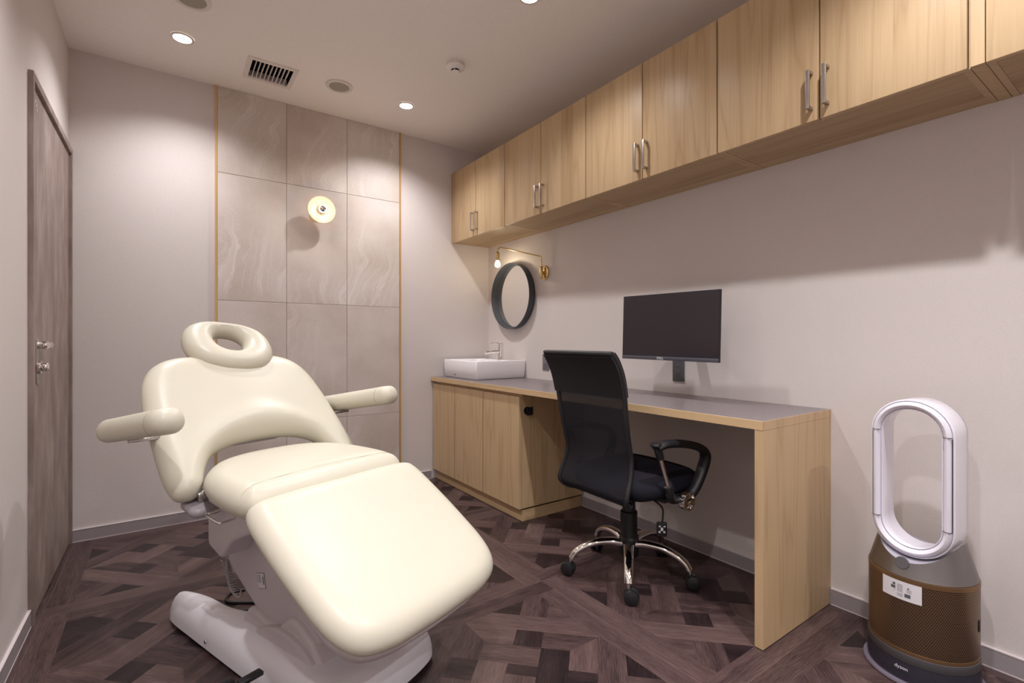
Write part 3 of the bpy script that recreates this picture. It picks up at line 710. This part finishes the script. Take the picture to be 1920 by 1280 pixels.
outlet(2.700, .918, 'grey wall outlet half hidden by the top of the office chair', 1)

# ------------------------------------------------------------------ monitor
mo = thing('monitor', 'black flat screen monitor mounted on the wall above the desk', 'monitor', (1.968, 1.489, 1.137))
mo.rotation_mode = 'XYZ'; mo.rotation_euler = (0, 0, R(2.0))
# local: screen faces -X, right is -Y
tl = Matrix.Rotation(R(1.336), 4, 'Y') @ Matrix.Rotation(R(.49), 4, 'X')
HW, HH = .270, .162
def mobj(n, bm, mat, **k):
    o = obj(n, bm, mat, mo, **k); o.matrix_basis = tl; return o
bm = BM(); box(bm, .000, .012, -HW, HW, -HH, HH, .002); mobj('housing', bm, M['black'])
mobj('screen', box(BM(), -.0012, .0003, -HW+.003, HW-.003, -HH+.019, HH-.003), M['screen'], smooth=False)
mobj('chin', box(BM(), -.004, .001, -HW+.002, HW-.002, -HH, -HH+.018, .0025), newmat('chin_grey', (.07, .07, .085), .4))
mobj('rear_case', box(BM(), .012, .046, -.17, .17, -.11, .10, .012, 3), M['black'])
lg = textmesh('logo', 'DELL', .017, Matrix.Translation((-.0046, .033, -HH+.009)) @ Matrix(((0, 0, -1, 0), (-1, 0, 0, 0), (0, 1, 0, 0), (0, 0, 0, 1))), M['logo'], mo, .0003); lg.matrix_basis = tl
bm = BM(); box(bm, .046, .056, -.055, .055, -.055, .055, .002); box(bm, .056, .190, -.022, .022, -.022, .022, .004); box(bm, .190, .230, -.05, .05, -.05, .05, .002)
obj('wall_mount', bm, M['black_metal'], mo)

# ------------------------------------------------------------------ air purifier / humidifier
pf = thing('air_purifier', 'white loop fan humidifier with copper perforated base at right wall', 'fan', (2.015, .53, 0), R(-3))
seg = 96
obj('base_ring', lathe(BM(), [(0, 0), (.152, 0), (.156, .004), (.154, .009), (.146, .012), (0, .012)], seg), newmat('lilac_grey_plastic', (.15, .13, .17), .35), pf)
obj('water_tank', lathe(BM(), [(.143, .0125), (.144, .04), (.1405, .070), (.138, .070), (.141, .04), (.140, .0125)], seg), M['tank'], pf, label='smoky clear water tank')
obj('tank_core', lathe(BM(), [(0, .013), (.112, .013), (.116, .068), (0, .068)], seg), newmat('tank_core_grey', (.07, .065, .08), .4), pf)
obj('dark_band', lathe(BM(), [(0, .0695), (.1405, .0695), (.1415, .071), (.1415, .096), (.139, .0975), (0, .0975)], seg), M['dark_grey'], pf)
t = bmesh.new(); ul = t.loops.layers.uv.new('UVMap'); Rr = .1400; zs = [.108, .318]
vv = [[t.verts.new((Rr*math.cos(2*PI*i/seg), Rr*math.sin(2*PI*i/seg), z)) for i in range(seg)] for z in zs]
for i in range(seg):
    j = (i+1) % seg; f_ = t.faces.new((vv[0][i], vv[0][j], vv[1][j], vv[1][i]))
    u0, u1 = i*2*PI*Rr/seg, (i+1)*2*PI*Rr/seg
    for lp, c_ in zip(f_.loops, ((u0, zs[0]), (u1, zs[0]), (u1, zs[1]), (u0, zs[1]))): lp[ul].uv = c_
me = bpy.data.meshes.new('shroud'); t.to_mesh(me); t.free(); me.materials.append(M['copper_holes'])
for p in me.polygons: p.use_smooth = True
sh = bpy.data.objects.new('perforated_shroud', me); COL.objects.link(sh); sh.parent = pf; sh['label'] = 'copper shroud with rows of small holes'
bm = lathe(BM(), [(.138, .098), (.1408, .098), (.1408, .108), (.138, .109)], seg); obj('lower_rim', bm, M['copper'], pf)
obj('upper_rim', lathe(BM(), [(.138, .317), (.1408, .318), (.1408, .3305), (.137, .3315)], seg), M['copper'], pf)
cone = obj('steel_cone', lathe(BM(), [(0, .3315), (.1375, .3315), (.139, .334), (.137, .339), (.110, .437), (.106, .442), (0, .442)], seg), M['steel'], pf)
cut = obj('cutter', cyl(BM(), .1175, -.2, .2, 96, 0, aim((0, 0, .495), (1, 0, 0))), M['lilac'], pf)
bpy.context.view_layer.update()
md = cone.modifiers.new('cut', 'BOOLEAN'); md.object = cut; md.operation = 'DIFFERENCE'; md.solver = 'EXACT'
dg = bpy.context.evaluated_depsgraph_get(); nm = bpy.data.meshes.new_from_object(cone.evaluated_get(dg)); cone.modifiers.clear()
b_ = bmesh.new(); b_.from_mesh(nm); b2 = b_.copy()
def oncut(f): c = f.calc_center_median(); return abs(math.hypot(c.y, c.z-.495)-.1175) < .0012 and c.z < .48
bmesh.ops.delete(b_, geom=[f for f in b_.faces if oncut(f)], context='FACES')
bmesh.ops.delete(b2, geom=[f for f in b2.faces if not oncut(f)], context='FACES')
b_.to_mesh(nm); b_.free(); nm.materials.clear(); nm.materials.append(M['steel']); cone.data = nm; nm.name = 'steel_cone'
bpy.data.objects.remove(cut); obj('cradle', b2, M['lilac'], pf)
obj('inner_core', cyl(BM(), .135, .099, .331, 64), M['void'], pf)
# display
def surf(r, a, z): return Vector((r*math.cos(a), r*math.sin(a), z))
am = R(176); nrm = Vector((math.cos(am), math.sin(am), .285)).normalized(); pc = surf(.1285, am, .372)
obj('display', lathe(BM(), [(0, .0022), (.0175, .0022), (.019, .0008), (.019, -.003)], 40, aim(pc, nrm)), M['dark_grey'], pf)
# sticker
def curved(name, a0, a1, z0, z1, r, mat, par, n=14):
    t = bmesh.new(); lo = [t.verts.new(surf(r, a0+(a1-a0)*i/n, z0)) for i in range(n+1)]; hi = [t.verts.new(surf(r, a0+(a1-a0)*i/n, z1)) for i in range(n+1)]
    for i in range(n): t.faces.new((lo[i], lo[i+1], hi[i+1], hi[i]))
    r_ = bmesh.ops.extrude_face_region(t, geom=t.faces[:])
    for g in r_['geom']:
        if isinstance(g, bmesh.types.BMVert): g.co.x *= (r-.0004)/r; g.co.y *= (r-.0004)/r
    return obj(name, t, mat, par)
st = curved('sticker', R(155), R(198), .262, .3185, .1414, M['sticker'], pf); st['label'] = 'white sticker with tiny pictures of the fan parts'
k = 0
for a0, a1, z0, z1, mt in ((168, 171, .301, .308, 'ink'), (166, 171, .290, .299, 'ink'), (169, 171, .284, .287, 'ink_pale'), (173, 179, .285, .309, 'ink_pale'), (173, 179, .271, .281, 'ink_pale'), (183, 188, .288, .299, 'ink_pale'), (181, 187, .273, .284, 'ink'), (184, 185.5, .299, .304, 'ink')):
    curved('sticker_print', R(a0), R(a1), z0, z1, .1417, M[mt], st, 4)
textmesh('brand_name', 'dyson', .015, aim(surf(.1452, R(178), .052), (math.cos(R(178)), math.sin(R(178)), 0)) @ Matrix.Rotation(0, 4, 'Z'), M['logo'], pf, .0003)
# power button/remote dock at right edge
obj('side_release', box(BM(), -.006, .006, -.1425, -.139, .19, .225, .002), M['black'], pf)
# loop
def stadium(hw, zlo, zhi, n=24):
    out = []
    for i in range(n+1): a = PI*i/n; out.append((hw*math.cos(a), zhi+hw*math.sin(a)))
    for i in range(n+1): a = PI+PI*i/n; out.append((hw*math.cos(a), zlo+hw*math.sin(a)))
    return out
def loop_bm(prof, zlo, zhi, n=24):
    """prof: closed list of (half width, x) swept round a stadium"""
    t = bmesh.new(); cols = [[t.verts.new((x, p[0], p[1])) for p in stadium(hw, zlo, zhi, n)] for hw, x in prof]
    m_ = len(cols)
    for k in range(m_):
        a, b = cols[k], cols[(k+1) % m_]; n_ = len(a)
        for i in range(n_): t.faces.new((a[i], a[(i+1) % n_], b[(i+1) % n_], b[i]))
    return t
ZL, ZH = .492, .774; X0, X1 = -.088, .030
obj('loop', loop_bm([(.107, X0+.002), (.1085, X0+.004), (.1095, X0+.02), (.1095, X1-.012), (.107, X1-.003), (.104, X1), (.088, X1), (.086, X1-.003), (.079, X0+.03), (.0765, X0+.004), (.0775, X0+.0005), (.080, X0+.002), (.081, X0+.006), (.103, X0+.006), (.1045, X0+.0015)], ZL, ZH), M['pearl'], pf, angle=28)
lipm = newmat('loop_inset', (.76, .74, .82), .18, coat=.4)
obj('air_slot_band', loop_bm([(.1025, X0+.0055), (.101, X0-.003), (.097, X0-.008), (.0915, X0-.010), (.086, X0-.007), (.0825, X0-.002), (.0815, X0+.0055)], ZL, ZH), lipm, pf, label='rounded glossy front band of the loop')
obj('rear_edge', loop_bm([(.1095, X1-.012), (.1065, X1+.002), (.104, X1+.003), (.090, X1+.003), (.089, X1)], ZL, ZH), newmat('blue_grey_edge', (.15, .15, .24), .4), pf)
for sy in (-1, 1):
    bm = BM(); y = sy*.092
    for zz in (ZL+.002, ZH+.004): box(bm, X0-.0106, X0+.002, y-.0105, y+.0105, zz-.0005, zz+.0005)
    box(bm, X0-.002, X0+.003, sy*.1023-.0008, sy*.1023+.0008, ZL, ZH)
    obj('seam_line', bm, M['dark_grey'], pf, smooth=False)

# ------------------------------------------------------------------ office chair
oc = thing('office_chair', 'black high-back mesh office chair with chrome five-star base at the desk', 'chair', (1.742, 1.528, 0), R(-2))
bm = lathe(BM(), [(0, .085), (.040, .085), (.044, .092), (.044, .165), (.040, .170), (.0385, .172), (.0385, .285), (.030, .29), (.028, .40), (0, .40)], 40); obj('gas_column', bm, M['black'], oc)
RL = .272
for k in range(5):
    a = R(7+72*k); ca, sa = math.cos(a), math.sin(a)
    def q(r, z): return Vector((r*ca, r*sa, z))
    path = catmull([q(.030, .140), q(.08, .150), q(.15, .148), q(.21, .130), q(.25, .105), q(RL-.004, .078)], 6)
    n = len(path); rad = [.0215-.005*math.sin(PI*i/(n-1)*.5) for i in range(n)]
    lg_ = obj('leg', tube(BM(), path, .015, 16, radii=rad, flat=(1.15, .82)), M['chrome'], oc, label='chrome leg of the star base')
    sw = a+[.9, 2.2, -.6, 1.5, .3][k]
    cs, ss = math.cos(sw), math.sin(sw); ctr = Vector((RL*ca+.012*cs, RL*sa+.012*ss, .031)); ax = Vector((-ss, cs, 0))
    bm = BM()
    for s_ in (-1, 1): lathe(bm, [(0, .004), (.026, .004), (.0305, .007), (.031, .013), (.028, .023), (.014, .0285), (0, .029)], 32, aim(ctr, ax*s_))
    cyl(bm, .0185, -.006, .006, 24, 0, aim(ctr, ax)); cyl(bm, .010, .028, .062, 20, .002, Matrix.Translation((RL*ca, RL*sa, 0)))
    lathe(bm, [(0, .050), (.021, .046), (.023, .038), (.018, .03)], 24, Matrix.Translation((RL*ca, RL*sa, 0)))
    cst = obj('caster', bm, M['black'], oc)
    obj('caster_stem', cyl(BM(), .0065, .058, .082, 16, 0, Matrix.Translation((RL*ca, RL*sa, 0))), M['chrome'], cst)
# mechanism under the seat
bm = BM(); box(bm, -.10, .10, -.06, .06, .385, .415, .008); box(bm, -.04, .04, -.235, .235, .388, .412, .008); obj('seat_plate', bm, M['black'], oc)
bm = tube(BM(), catmull([(.02, -.05, .385), (.025, -.10, .370), (.04, -.155, .340), (.035, -.165, .300), (.025, -.168, .275)], 6), .0042, 10)
obj('lever_rod', bm, M['black'], oc)
bm = BM(); box(bm, -.006, .006, -.022, .022, -.034, .030, .006, 3, Matrix.Translation((.024, -.168, .252)) @ Matrix.Rotation(R(50), 4, 'Z')); lv = obj('lever_paddle', bm, M['black'], oc)
bm = BM(); mwl = Matrix.Translation((.024, -.168, .252)) @ Matrix.Rotation(R(50), 4, 'Z')
for (y, z, w_, h_) in ((-.011, .012, .004, .003), (.009, .012, .004, .003), (0, .000, .005, .007), (-.010, -.012, .004, .004), (.010, -.012, .004, .004)): box(bm, -.0072, -.0058, y-w_, y+w_, z-h_, z+h_, 0, 2, mwl)
obj('lever_symbol', bm, M['sticker'], lv, smooth=False, label='white arrows printed on the lever paddle')
# seat
out = resamp([(p.x, p.y) for p in catmull([(.245, 0, 0), (.235, .14, 0), (.19, .222, 0), (.05, .243, 0), (-.12, .228, 0), (-.185, .17, 0), (-.195, 0, 0), (-.185, -.17, 0), (-.12, -.228, 0), (.05, -.243, 0), (.19, -.222, 0), (.235, -.14, 0)], 6, True)], .014)
def seat_h(x, y): return -.012*math.exp(-((x+.08)**2+y*y)/.02) + (-.02 if x > .2 else 0)*0
obj('seat', cushion(BM(), out, .045, .042, .05, hfun=seat_h, grid=.022, mw=Matrix.Translation((0, -.01, .448)) @ Matrix.Rotation(R(-2), 4, 'Y')), M['black_fabric'], oc)
# back: profile (x, z) from top down, wraps under the seat
prof = [(-.322, 1.018), (-.296, .985), (-.268, .925), (-.250, .855), (-.238, .78), (-.224, .70), (-.208, .63), (-.198, .575), (-.210, .51), (-.232, .455), (-.236, .42), (-.205, .392), (-.150, .382)]
hw = [.222, .224, .224, .221, .217, .213, .210, .210, .216, .221, .218, .200, .165]
PP = catmull([(p[0], h_, p[1]) for p, h_ in zip(prof, hw)], 5)
def sheet(i0, i1, thick, inset, mat, name, bulge=.0, par=None, shift=0, lab=None):
    t = bmesh.new(); rows = []
    NW = 16
    for i in range(i0, i1+1):
        p = PP[i]; a = PP[max(i-1, 0)]; b = PP[min(i+1, len(PP)-1)]; tg = Vector((b.x-a.x, 0, b.z-a.z)).normalized(); nn = Vector((-tg.z, 0, tg.x))*-1
        rows.append([(Vector((p.x, (p.y-inset)*s_, p.z))+nn*(shift)+Vector((bulge*(s_*s_), 0, 0)), nn) for s_ in [(-1+2*k/NW) for k in range(NW+1)]])
    A = [[t.verts.new(v+nn*thick/2) for v, nn in r] for r in rows]; B = [[t.verts.new(v-nn*thick/2) for v, nn in r] for r in rows]
    H, Wd = len(A), NW+1
    for i in range(H-1):
        for k in range(Wd-1):
            t.faces.new((A[i][k], A[i][k+1], A[i+1][k+1], A[i+1][k])); t.faces.new((B[i][k], B[i+1][k], B[i+1][k+1], B[i][k+1]))
        t.faces.new((A[i][0], A[i+1][0], B[i+1][0], B[i][0])); t.faces.new((A[i][-1], B[i][-1], B[i+1][-1], A[i+1][-1]))
    for k in range(Wd-1):
        t.faces.new((A[0][k], B[0][k], B[0][k+1], A[0][k+1])); t.faces.new((A[-1][k], A[-1][k+1], B[-1][k+1], B[-1][k]))
    return obj(name, t, mat, par, label=lab, angle=50)
NP = len(PP)
iz = min(range(NP), key=lambda i: abs(PP[i].z-.838))
bk = sheet(iz-1, NP-1, .006, .010, M['mesh'], 'mesh_back', 0, oc, 0, 'see-through black mesh')
sheet(1, iz, .030, .004, M['black_leather'], 'head_pad', 0, oc, 0, 'smooth black leather upper pad')
bm = BM()
fr_ = [Vector((p.x, p.y-.010, p.z)) for p in PP]; top = [Vector((PP[0].x, s_, PP[0].z)) for s_ in (.205, .12, 0, -.12, -.205)]
lo = [Vector((PP[-1].x, s_, PP[-1].z)) for s_ in (-.12, 0, .12)]
pathL = fr_[::-1]+top+[Vector((p.x, -p.y, p.z)) for p in fr_]+lo
tube(bm, pathL, .0105, 12, closed=True); obj('back_frame', bm, M['black'], oc)
bm = BM(); box(bm, -.185, -.06, -.04, .04, .384, .402, .005); obj('back_bracket', bm, M['black'], oc)
for s_ in (-1, 1):
    y0 = s_*.272
    ar = obj('armrest', tube(BM(), catmull([(-.135, y0, .640), (-.08, y0*1.03, .652), (.03, y0*1.04, .640), (.13, y0*1.04, .612), (.172, y0*1.03, .575), (.165, y0, .52), (.125, y0*.99, .455), (.085, y0*.96, .412), (.03, y0*.93, .400)], 7), .017, 14, flat=(1.5, 1.0)), M['black'], oc)
    bm = BM(); cyl(bm, .0085, 0, .21, 18, 0, aim((-.122, y0, .625), (.075, 0, -.185))); obj('chrome_strut', bm, M['chrome'], ar, label='chrome strut of the armrest')
    bm = BM(); cyl(bm, .016, 0, .05, 20, .004, aim((-.127, y0, .640), (.075, 0, -.185))); lathe(bm, [(0, .012), (.021, .010), (.024, .003), (.020, -.004), (0, -.006)], 28, Matrix.Translation((-.135, y0, .650))); obj('strut_cap', bm, M['black'], ar)
    bm = BM(); cyl(bm, .0165, 0, .05, 20, .004, aim((-.065, y0, .478), (.075, 0, -.185)))
    tube(bm, catmull([(-.05, y0, .44), (-.03, y0*.97, .415), (.04, y0*.93, .400)], 5), .018, 12)
    obj('strut_socket', bm, M['black'], ar)
    obj('chrome_cap', lathe(BM(), [(.0, .004), (.028, .005), (.032, .018), (.038, .019), (.0395, .012), (.037, -.014), (0, -.014)], 40, aim((.045, y0+s_*.004, .400), (0, s_, 0))), M['chrome'], ar, label='round chrome cap')

# ------------------------------------------------------------------ treatment chair
AZ = R(159.5); Fd = Vector((math.sin(AZ), math.cos(AZ), 0)); Wd_ = Vector((-Fd.y, Fd.x, 0)); OO = Vector((-.003, 2.282, 0))
C0 = OO+Fd*.5+Wd_*.21
tc = thing('treatment_chair', 'cream leather reclining treatment chair with white plastic base', 'chair', C0, math.atan2(Wd_.y, Wd_.x))
def L(f, w, z): return Vector((w-.21, -(f-.5), z))
def plane_mw(f, w, z, th, roll=0):
    """cushion plane: local x = width, local y = up-slope (towards head) rising by th degrees"""
    y = Vector((0, math.cos(R(th)), math.sin(R(th)))); x = Vector((1, 0, 0)); n = x.cross(y)
    m = Matrix((( x.x, y.x, n.x, 0), (x.y, y.y, n.y, 0), (x.z, y.z, n.z, 0), (0, 0, 0, 1))); m.translation = L(f, w, z); return m @ Matrix.Rotation(R(roll), 4, 'Z')
def sym(pts, n=6, step=.013):
    """pts: half outline (x>=0) from top centre to bottom centre"""
    full = pts+[(-p[0], p[1]) for p in pts[::-1] if p[0] > 1e-6]
    return resamp([(p.x, p.y) for p in catmull([(a, b, 0) for a, b in full], n, True)], step)
# backrest
half = [(0, .405), (.10, .412), (.20, .405), (.275, .365), (.318, .29), (.338, .18), (.347, .06), (.352, -.06), (.350, -.13), (.332, -.176), (.29, -.184), (.258, -.160), (.235, -.105), (.195, -.045), (.13, -.012), (.06, .0), (0, .003)]
def back_h(x, y):
    return 0.010*math.exp(-(x*x+(y-.16)**2)/.03) + .014*math.exp(-((math.hypot(x, y+.16)-.235)/.045)**2)
obj('backrest', cushion(BM(), sym(half), .052, .045, .062, hfun=back_h, grid=.02, mw=plane_mw(.293, .21, .697, 46)), M['cream'], tc)
# head cushion
half = [(0, .140), (.078, .133), (.142, .095), (.170, .025), (.162, -.055), (.12, -.115), (.06, -.142), (0, -.148)]
hole = [(0, .078), (.035, .070), (.055, .042), (.057, .012), (.045, -.022), (.02, -.040), (0, -.042)]
obj('head_cushion', cushion(BM(), sym(half), .050, .040, .050, hole=sym(hole, 5, .008), grid=.014, mw=plane_mw(.0, .232, 1.040, 40, -9)), M['cream'], tc)
bm = BM(); box(bm, -.03, .03, -.06, .07, -.012, .0, .003, 2, plane_mw(.09, .21, .935, 46)); obj('head_bracket', bm, M['nickel'], tc)
# seat
half = [(0, .245), (.10, .236), (.19, .198), (.25, .13), (.285, .04), (.300, -.06), (.302, -.15), (.292, -.205), (.26, -.228), (.15, -.232), (0, -.234)]
def seat2_h(x, y): return -.004*math.exp(-((y+.150+.03*(x/.3)**2)/.010)**2)
seat_out = sym(half)
seat = obj('seat', cushion(BM(), seat_out, .052, .050, .060, hfun=seat2_h, grid=.0125, crown=.012, mw=plane_mw(.535, .21, .600, 2)), M['cream'], tc)
sp_ = [(x, -.150-.03*(x/.3)**2) for x in [-.297+.594*i/40 for i in range(41)]]
sm_ = plane_mw(.535, .21, .600, 2)
def seat_z(x, y):
    half_ = seat_out; d = min(segd(x, y, half_[i], half_[(i+1) % len(half_)]) for i in range(len(half_))); u = min(1, d/.060)
    return math.sqrt(max(0, 1-(1-u)**2))*(.052+seat2_h(x, y))+.012*min(1, d/.18)*(2-min(1, d/.18))
obj('seam', tube(BM(), [sm_ @ Vector((x, y, seat_z(x, y)+.0002)) for x, y in sp_], .0013, 6), M['seam'], seat, label='stitched seam across the front of the seat')
# leg rest
half = [(0, .275), (.17, .275), (.275, .266), (.312, .225), (.318, .10), (.315, -.03), (.302, -.17), (.262, -.248), (.18, -.279), (.07, -.285), (0, -.286)]
obj('leg_rest', cushion(BM(), sym(half), .045, .038, .055, grid=.02, crown=.006, mw=plane_mw(.985, .21, .462, 30.5)), M['cream'], tc)
half = [(0, .25), (.16, .25), (.24, .235), (.272, .19), (.283, .10), (.288, -.03), (.282, -.16), (.245, -.24), (.17, -.270), (.07, -.277), (0, -.278)]
obj('leg_rest_shell', cushion(BM(), sym(half), .01, .04, .03, grid=.03, mw=plane_mw(.965, .21, .428, 30.5)), M['grey_plastic'], tc)
# arms
for s_ in (-1, 1):
    w = .21+s_*.408
    ctr = (.333, w, .803); th = -9.5
    o_ = resamp(rrect(.046, .246, .040, 6), .010)
    ar = obj('armrest', cushion(BM(), o_, .041, .036, .034, grid=.014, mw=plane_mw(*ctr, th)), M['cream'], tc)
    bm = BM()
    for yy in (-.19, .185):
        ring_ = [(.0477*math.cos(a)*1.0, yy, .042*math.sin(a)+.002) for a in [PI*2*i/28 for i in range(28)]]
        tube(bm, [plane_mw(*ctr, th) @ Vector((max(-.0465, min(.0465, p[0])), p[1]+.012*abs(math.sin(2*PI*i/56)), max(-.034, min(.0412, p[2])))) for i, p in enumerate(ring_)], .0008, 6, closed=True)
    obj('seam', bm, M['seam'], ar)
    bm = BM(); box(bm, min(0, -s_*.09), max(0, -s_*.09), -.02, .02, -.045, -.034, .003, 2, plane_mw(.26, w, .79, th)); obj('arm_bracket', bm, M['nickel'], ar)
# back frame & hinges
bm = BM(); box(bm, -.11, .11, .03, .30, -.075, -.045, .01, 2, plane_mw(.293, .21, .697, 46)); obj('back_plate', bm, M['grey_plastic'], tc)
for s_ in (-1, 1):
    bm = BM(); cyl(bm, .022, -.03, .03, 28, .003, aim(L(.405, .21+s_*.245, .565), (1, 0, 0))); obj('hinge', bm, M['nickel'], tc)
    bm = BM(); cushion(bm, resamp(rrect(.048, .055, .025, 5), .01), .016, .014, .016, grid=.02, mw=plane_mw(.415, .21+s_*.262, .533, 12)); obj('hinge_cover', bm, M['mid_grey'], tc)
bm = BM(); cyl(bm, .012, -.24, .24, 20, 0, aim(L(.405, .21, .565), (1, 0, 0))); obj('hinge_rod', bm, M['black_metal'], tc)
# housing under the seat
def prism(fz, w0, w1, bev=.012, seg=3):
    t = bmesh.new(); a = [t.verts.new(L(f, w0, z)) for f, z in fz]; b = [t.verts.new(L(f, w1, z)) for f, z in fz]; n = len(a)
    t.faces.new(a); t.faces.new(b[::-1])
    for i in range(n): t.faces.new((a[i], b[i], b[(i+1) % n], a[(i+1) % n]))
    bmesh.ops.recalc_face_normals(t, faces=t.faces)
    if bev: bmesh.ops.bevel(t, geom=t.edges[:], offset=bev, segments=seg, profile=.5, affect='EDGES')
    return t
obj('seat_housing', prism([(.335, .545), (.335, .385), (.345, .370), (.425, .345), (.50, .42), (.60, .462), (.70, .475), (.72, .50), (.72, .55)], .0, .42), M['grey_plastic'], tc, angle=40)
obj('seat_pan', prism([(.36, .565), (.40, .535), (.72, .525), (.745, .56)], -.035, .455, .012), M['grey_plastic'], tc, angle=40)
obj('lift_arm', prism([(.25, .285), (.45, .418), (.62, .40), (.86, .25), (.82, .08), (.60, .08), (.52, .135)], .09, .33, .012), M['grey_plastic'], tc, angle=40)
# base
outb = [(p.x, p.y) for p in catmull([(-.165, .5, 0), (-.205, .47, 0), (-.212, .25, 0), (-.216, -.2, 0), (-.218, -.42, 0), (-.19, -.50, 0), (0, -.525, 0), (.19, -.50, 0), (.218, -.42, 0), (.216, -.2, 0), (.212, .25, 0), (.205, .47, 0), (.165, .5, 0), (.125, .47, 0), (.095, .35, 0), (.085, .20, 0), (.05, .11, 0), (0, .095, 0), (-.05, .11, 0), (-.085, .20, 0), (-.095, .35, 0), (-.125, .47, 0)], 6, True)]
bs_ = obj('base', cushion(BM(), resamp(outb, .014), .100, .0, .062, grid=.022, pw=2.3, mw=Matrix.Translation((0, 0, .014))), M['white_plastic'], tc)
sk = [(x*.965, y*.975) for x, y in outb]
bm = BM(); plate(bm, resamp(sk, .02), .016, Matrix.Identity(4)); obj('base_skirt', bm, M['black'], tc, label='black recessed strip under the base')
obj('base_shroud', prism([(.405, .03), (.425, .120), (.455, .160), (.50, .166), (.56, .150), (.64, .150), (.685, .195), (.715, .206), (.76, .198), (.83, .160), (.885, .085), (.90, .03)], .072, .348, .016, 4), M['grey_plastic'], tc, angle=45)
pts_ = [(.69-.19*math.cos(PI*i/24), .05+.112*math.sin(PI*i/24)) for i in range(25)]
obj('side_cover', prism(pts_, .056, .085, .008, 3), M['grey_plastic'], tc, angle=45)
obj('side_cover', prism(pts_, .335, .364, .008, 3), M['grey_plastic'], tc, angle=45)
bm = BM(); cyl(bm, .006, 0, .003, 16, .001, aim(L(.34, -.0075, .045), (-1, 0, 0))); obj('screw', bm, M['nickel'], tc)
# rail loop handle
P_ = catmull([L(.50, -.030, .535), L(.495, -.062, .530), L(.50, -.075, .528), L(.575, -.075, .520), L(.585, -.062, .520), L(.585, -.030, .522)], 5)
obj('side_handle', tube(BM(), P_, .0038, 10), M['chrome'], tc)
# sticker
o = obj('warning_sticker', box(BM(), -.0006, .0, -.024, .024, -.026, .026), M['dark_grey'], tc, smooth=False, label='small grey warning sticker'); o.matrix_basis = Matrix.Translation(L(.515, .0893, .262)) @ Matrix.Rotation(R(-14), 4, 'X')
face_ = obj('sticker_face', box(BM(), -.0010, -.0004, -.0226, .0226, -.0246, .0246), M['sticker'], o, smooth=False)
obj('print', box(BM(), -.0014, -.0009, -.004, .020, -.006, .020), M['ink_pale'], o, smooth=False)
obj('print', box(BM(), -.0014, -.0009, -.018, -.013, -.012, .014), M['dark_grey'], o, smooth=False)
# cords
coil = []
for i in range(260):
    t_ = i/259; a = t_*2*PI*16; c = L(.285+.055*t_+.035*t_*t_, .08, .282-.098*t_)
    coil.append(c+Vector((.011*math.cos(a), .011*math.sin(a), 0)))
obj('coiled_cord', tube(BM(), coil, .0021, 6), M['cord'], tc)
P_ = catmull([L(.55, .03, .46), L(.45, .03, .395), L(.385, .04, .315), L(.375, .05, .235), L(.40, .055, .20), L(.43, .06, .195), L(.43, .065, .215)], 8)
obj('loose_cord', tube(BM(), P_, .0028, 8), M['cord'], tc)
# foot pedals
for f_, w_, z_ in ((.76, -.075, .125), (.70, -.125, .105)):
    bm = BM(); mw_ = Matrix.Translation(L(f_, w_, z_))
    box(bm, -.032, .032, -.013, .013, -.006, .006, .003, 2, mw_); tube(bm, [mw_ @ Vector(p) for p in catmull([(-.025, 0, -.003), (-.045, 0, -.03), (-.03, 0, -.065), (.06, 0, -.07)], 5)], .007, 8)
    obj('foot_pedal', bm, M['black'], tc)
# floor cables
obj('power_cable', tube(BM(), catmull([L(.20, .135, .006), L(.16, .17, .006), L(.20, .22, .007), L(.29, .235, .006), L(.34, .19, .006), L(.38, .20, .05)], 8), .0045, 8), M['cable'], tc)
obj('power_cable', tube(BM(), catmull([L(.02, .29, .006), L(.0, .24, .006), L(.06, .20, .006), L(.16, .26, .006), L(.24, .27, .006), L(.30, .26, .006)], 8), .0055, 8), M['cable'], tc)
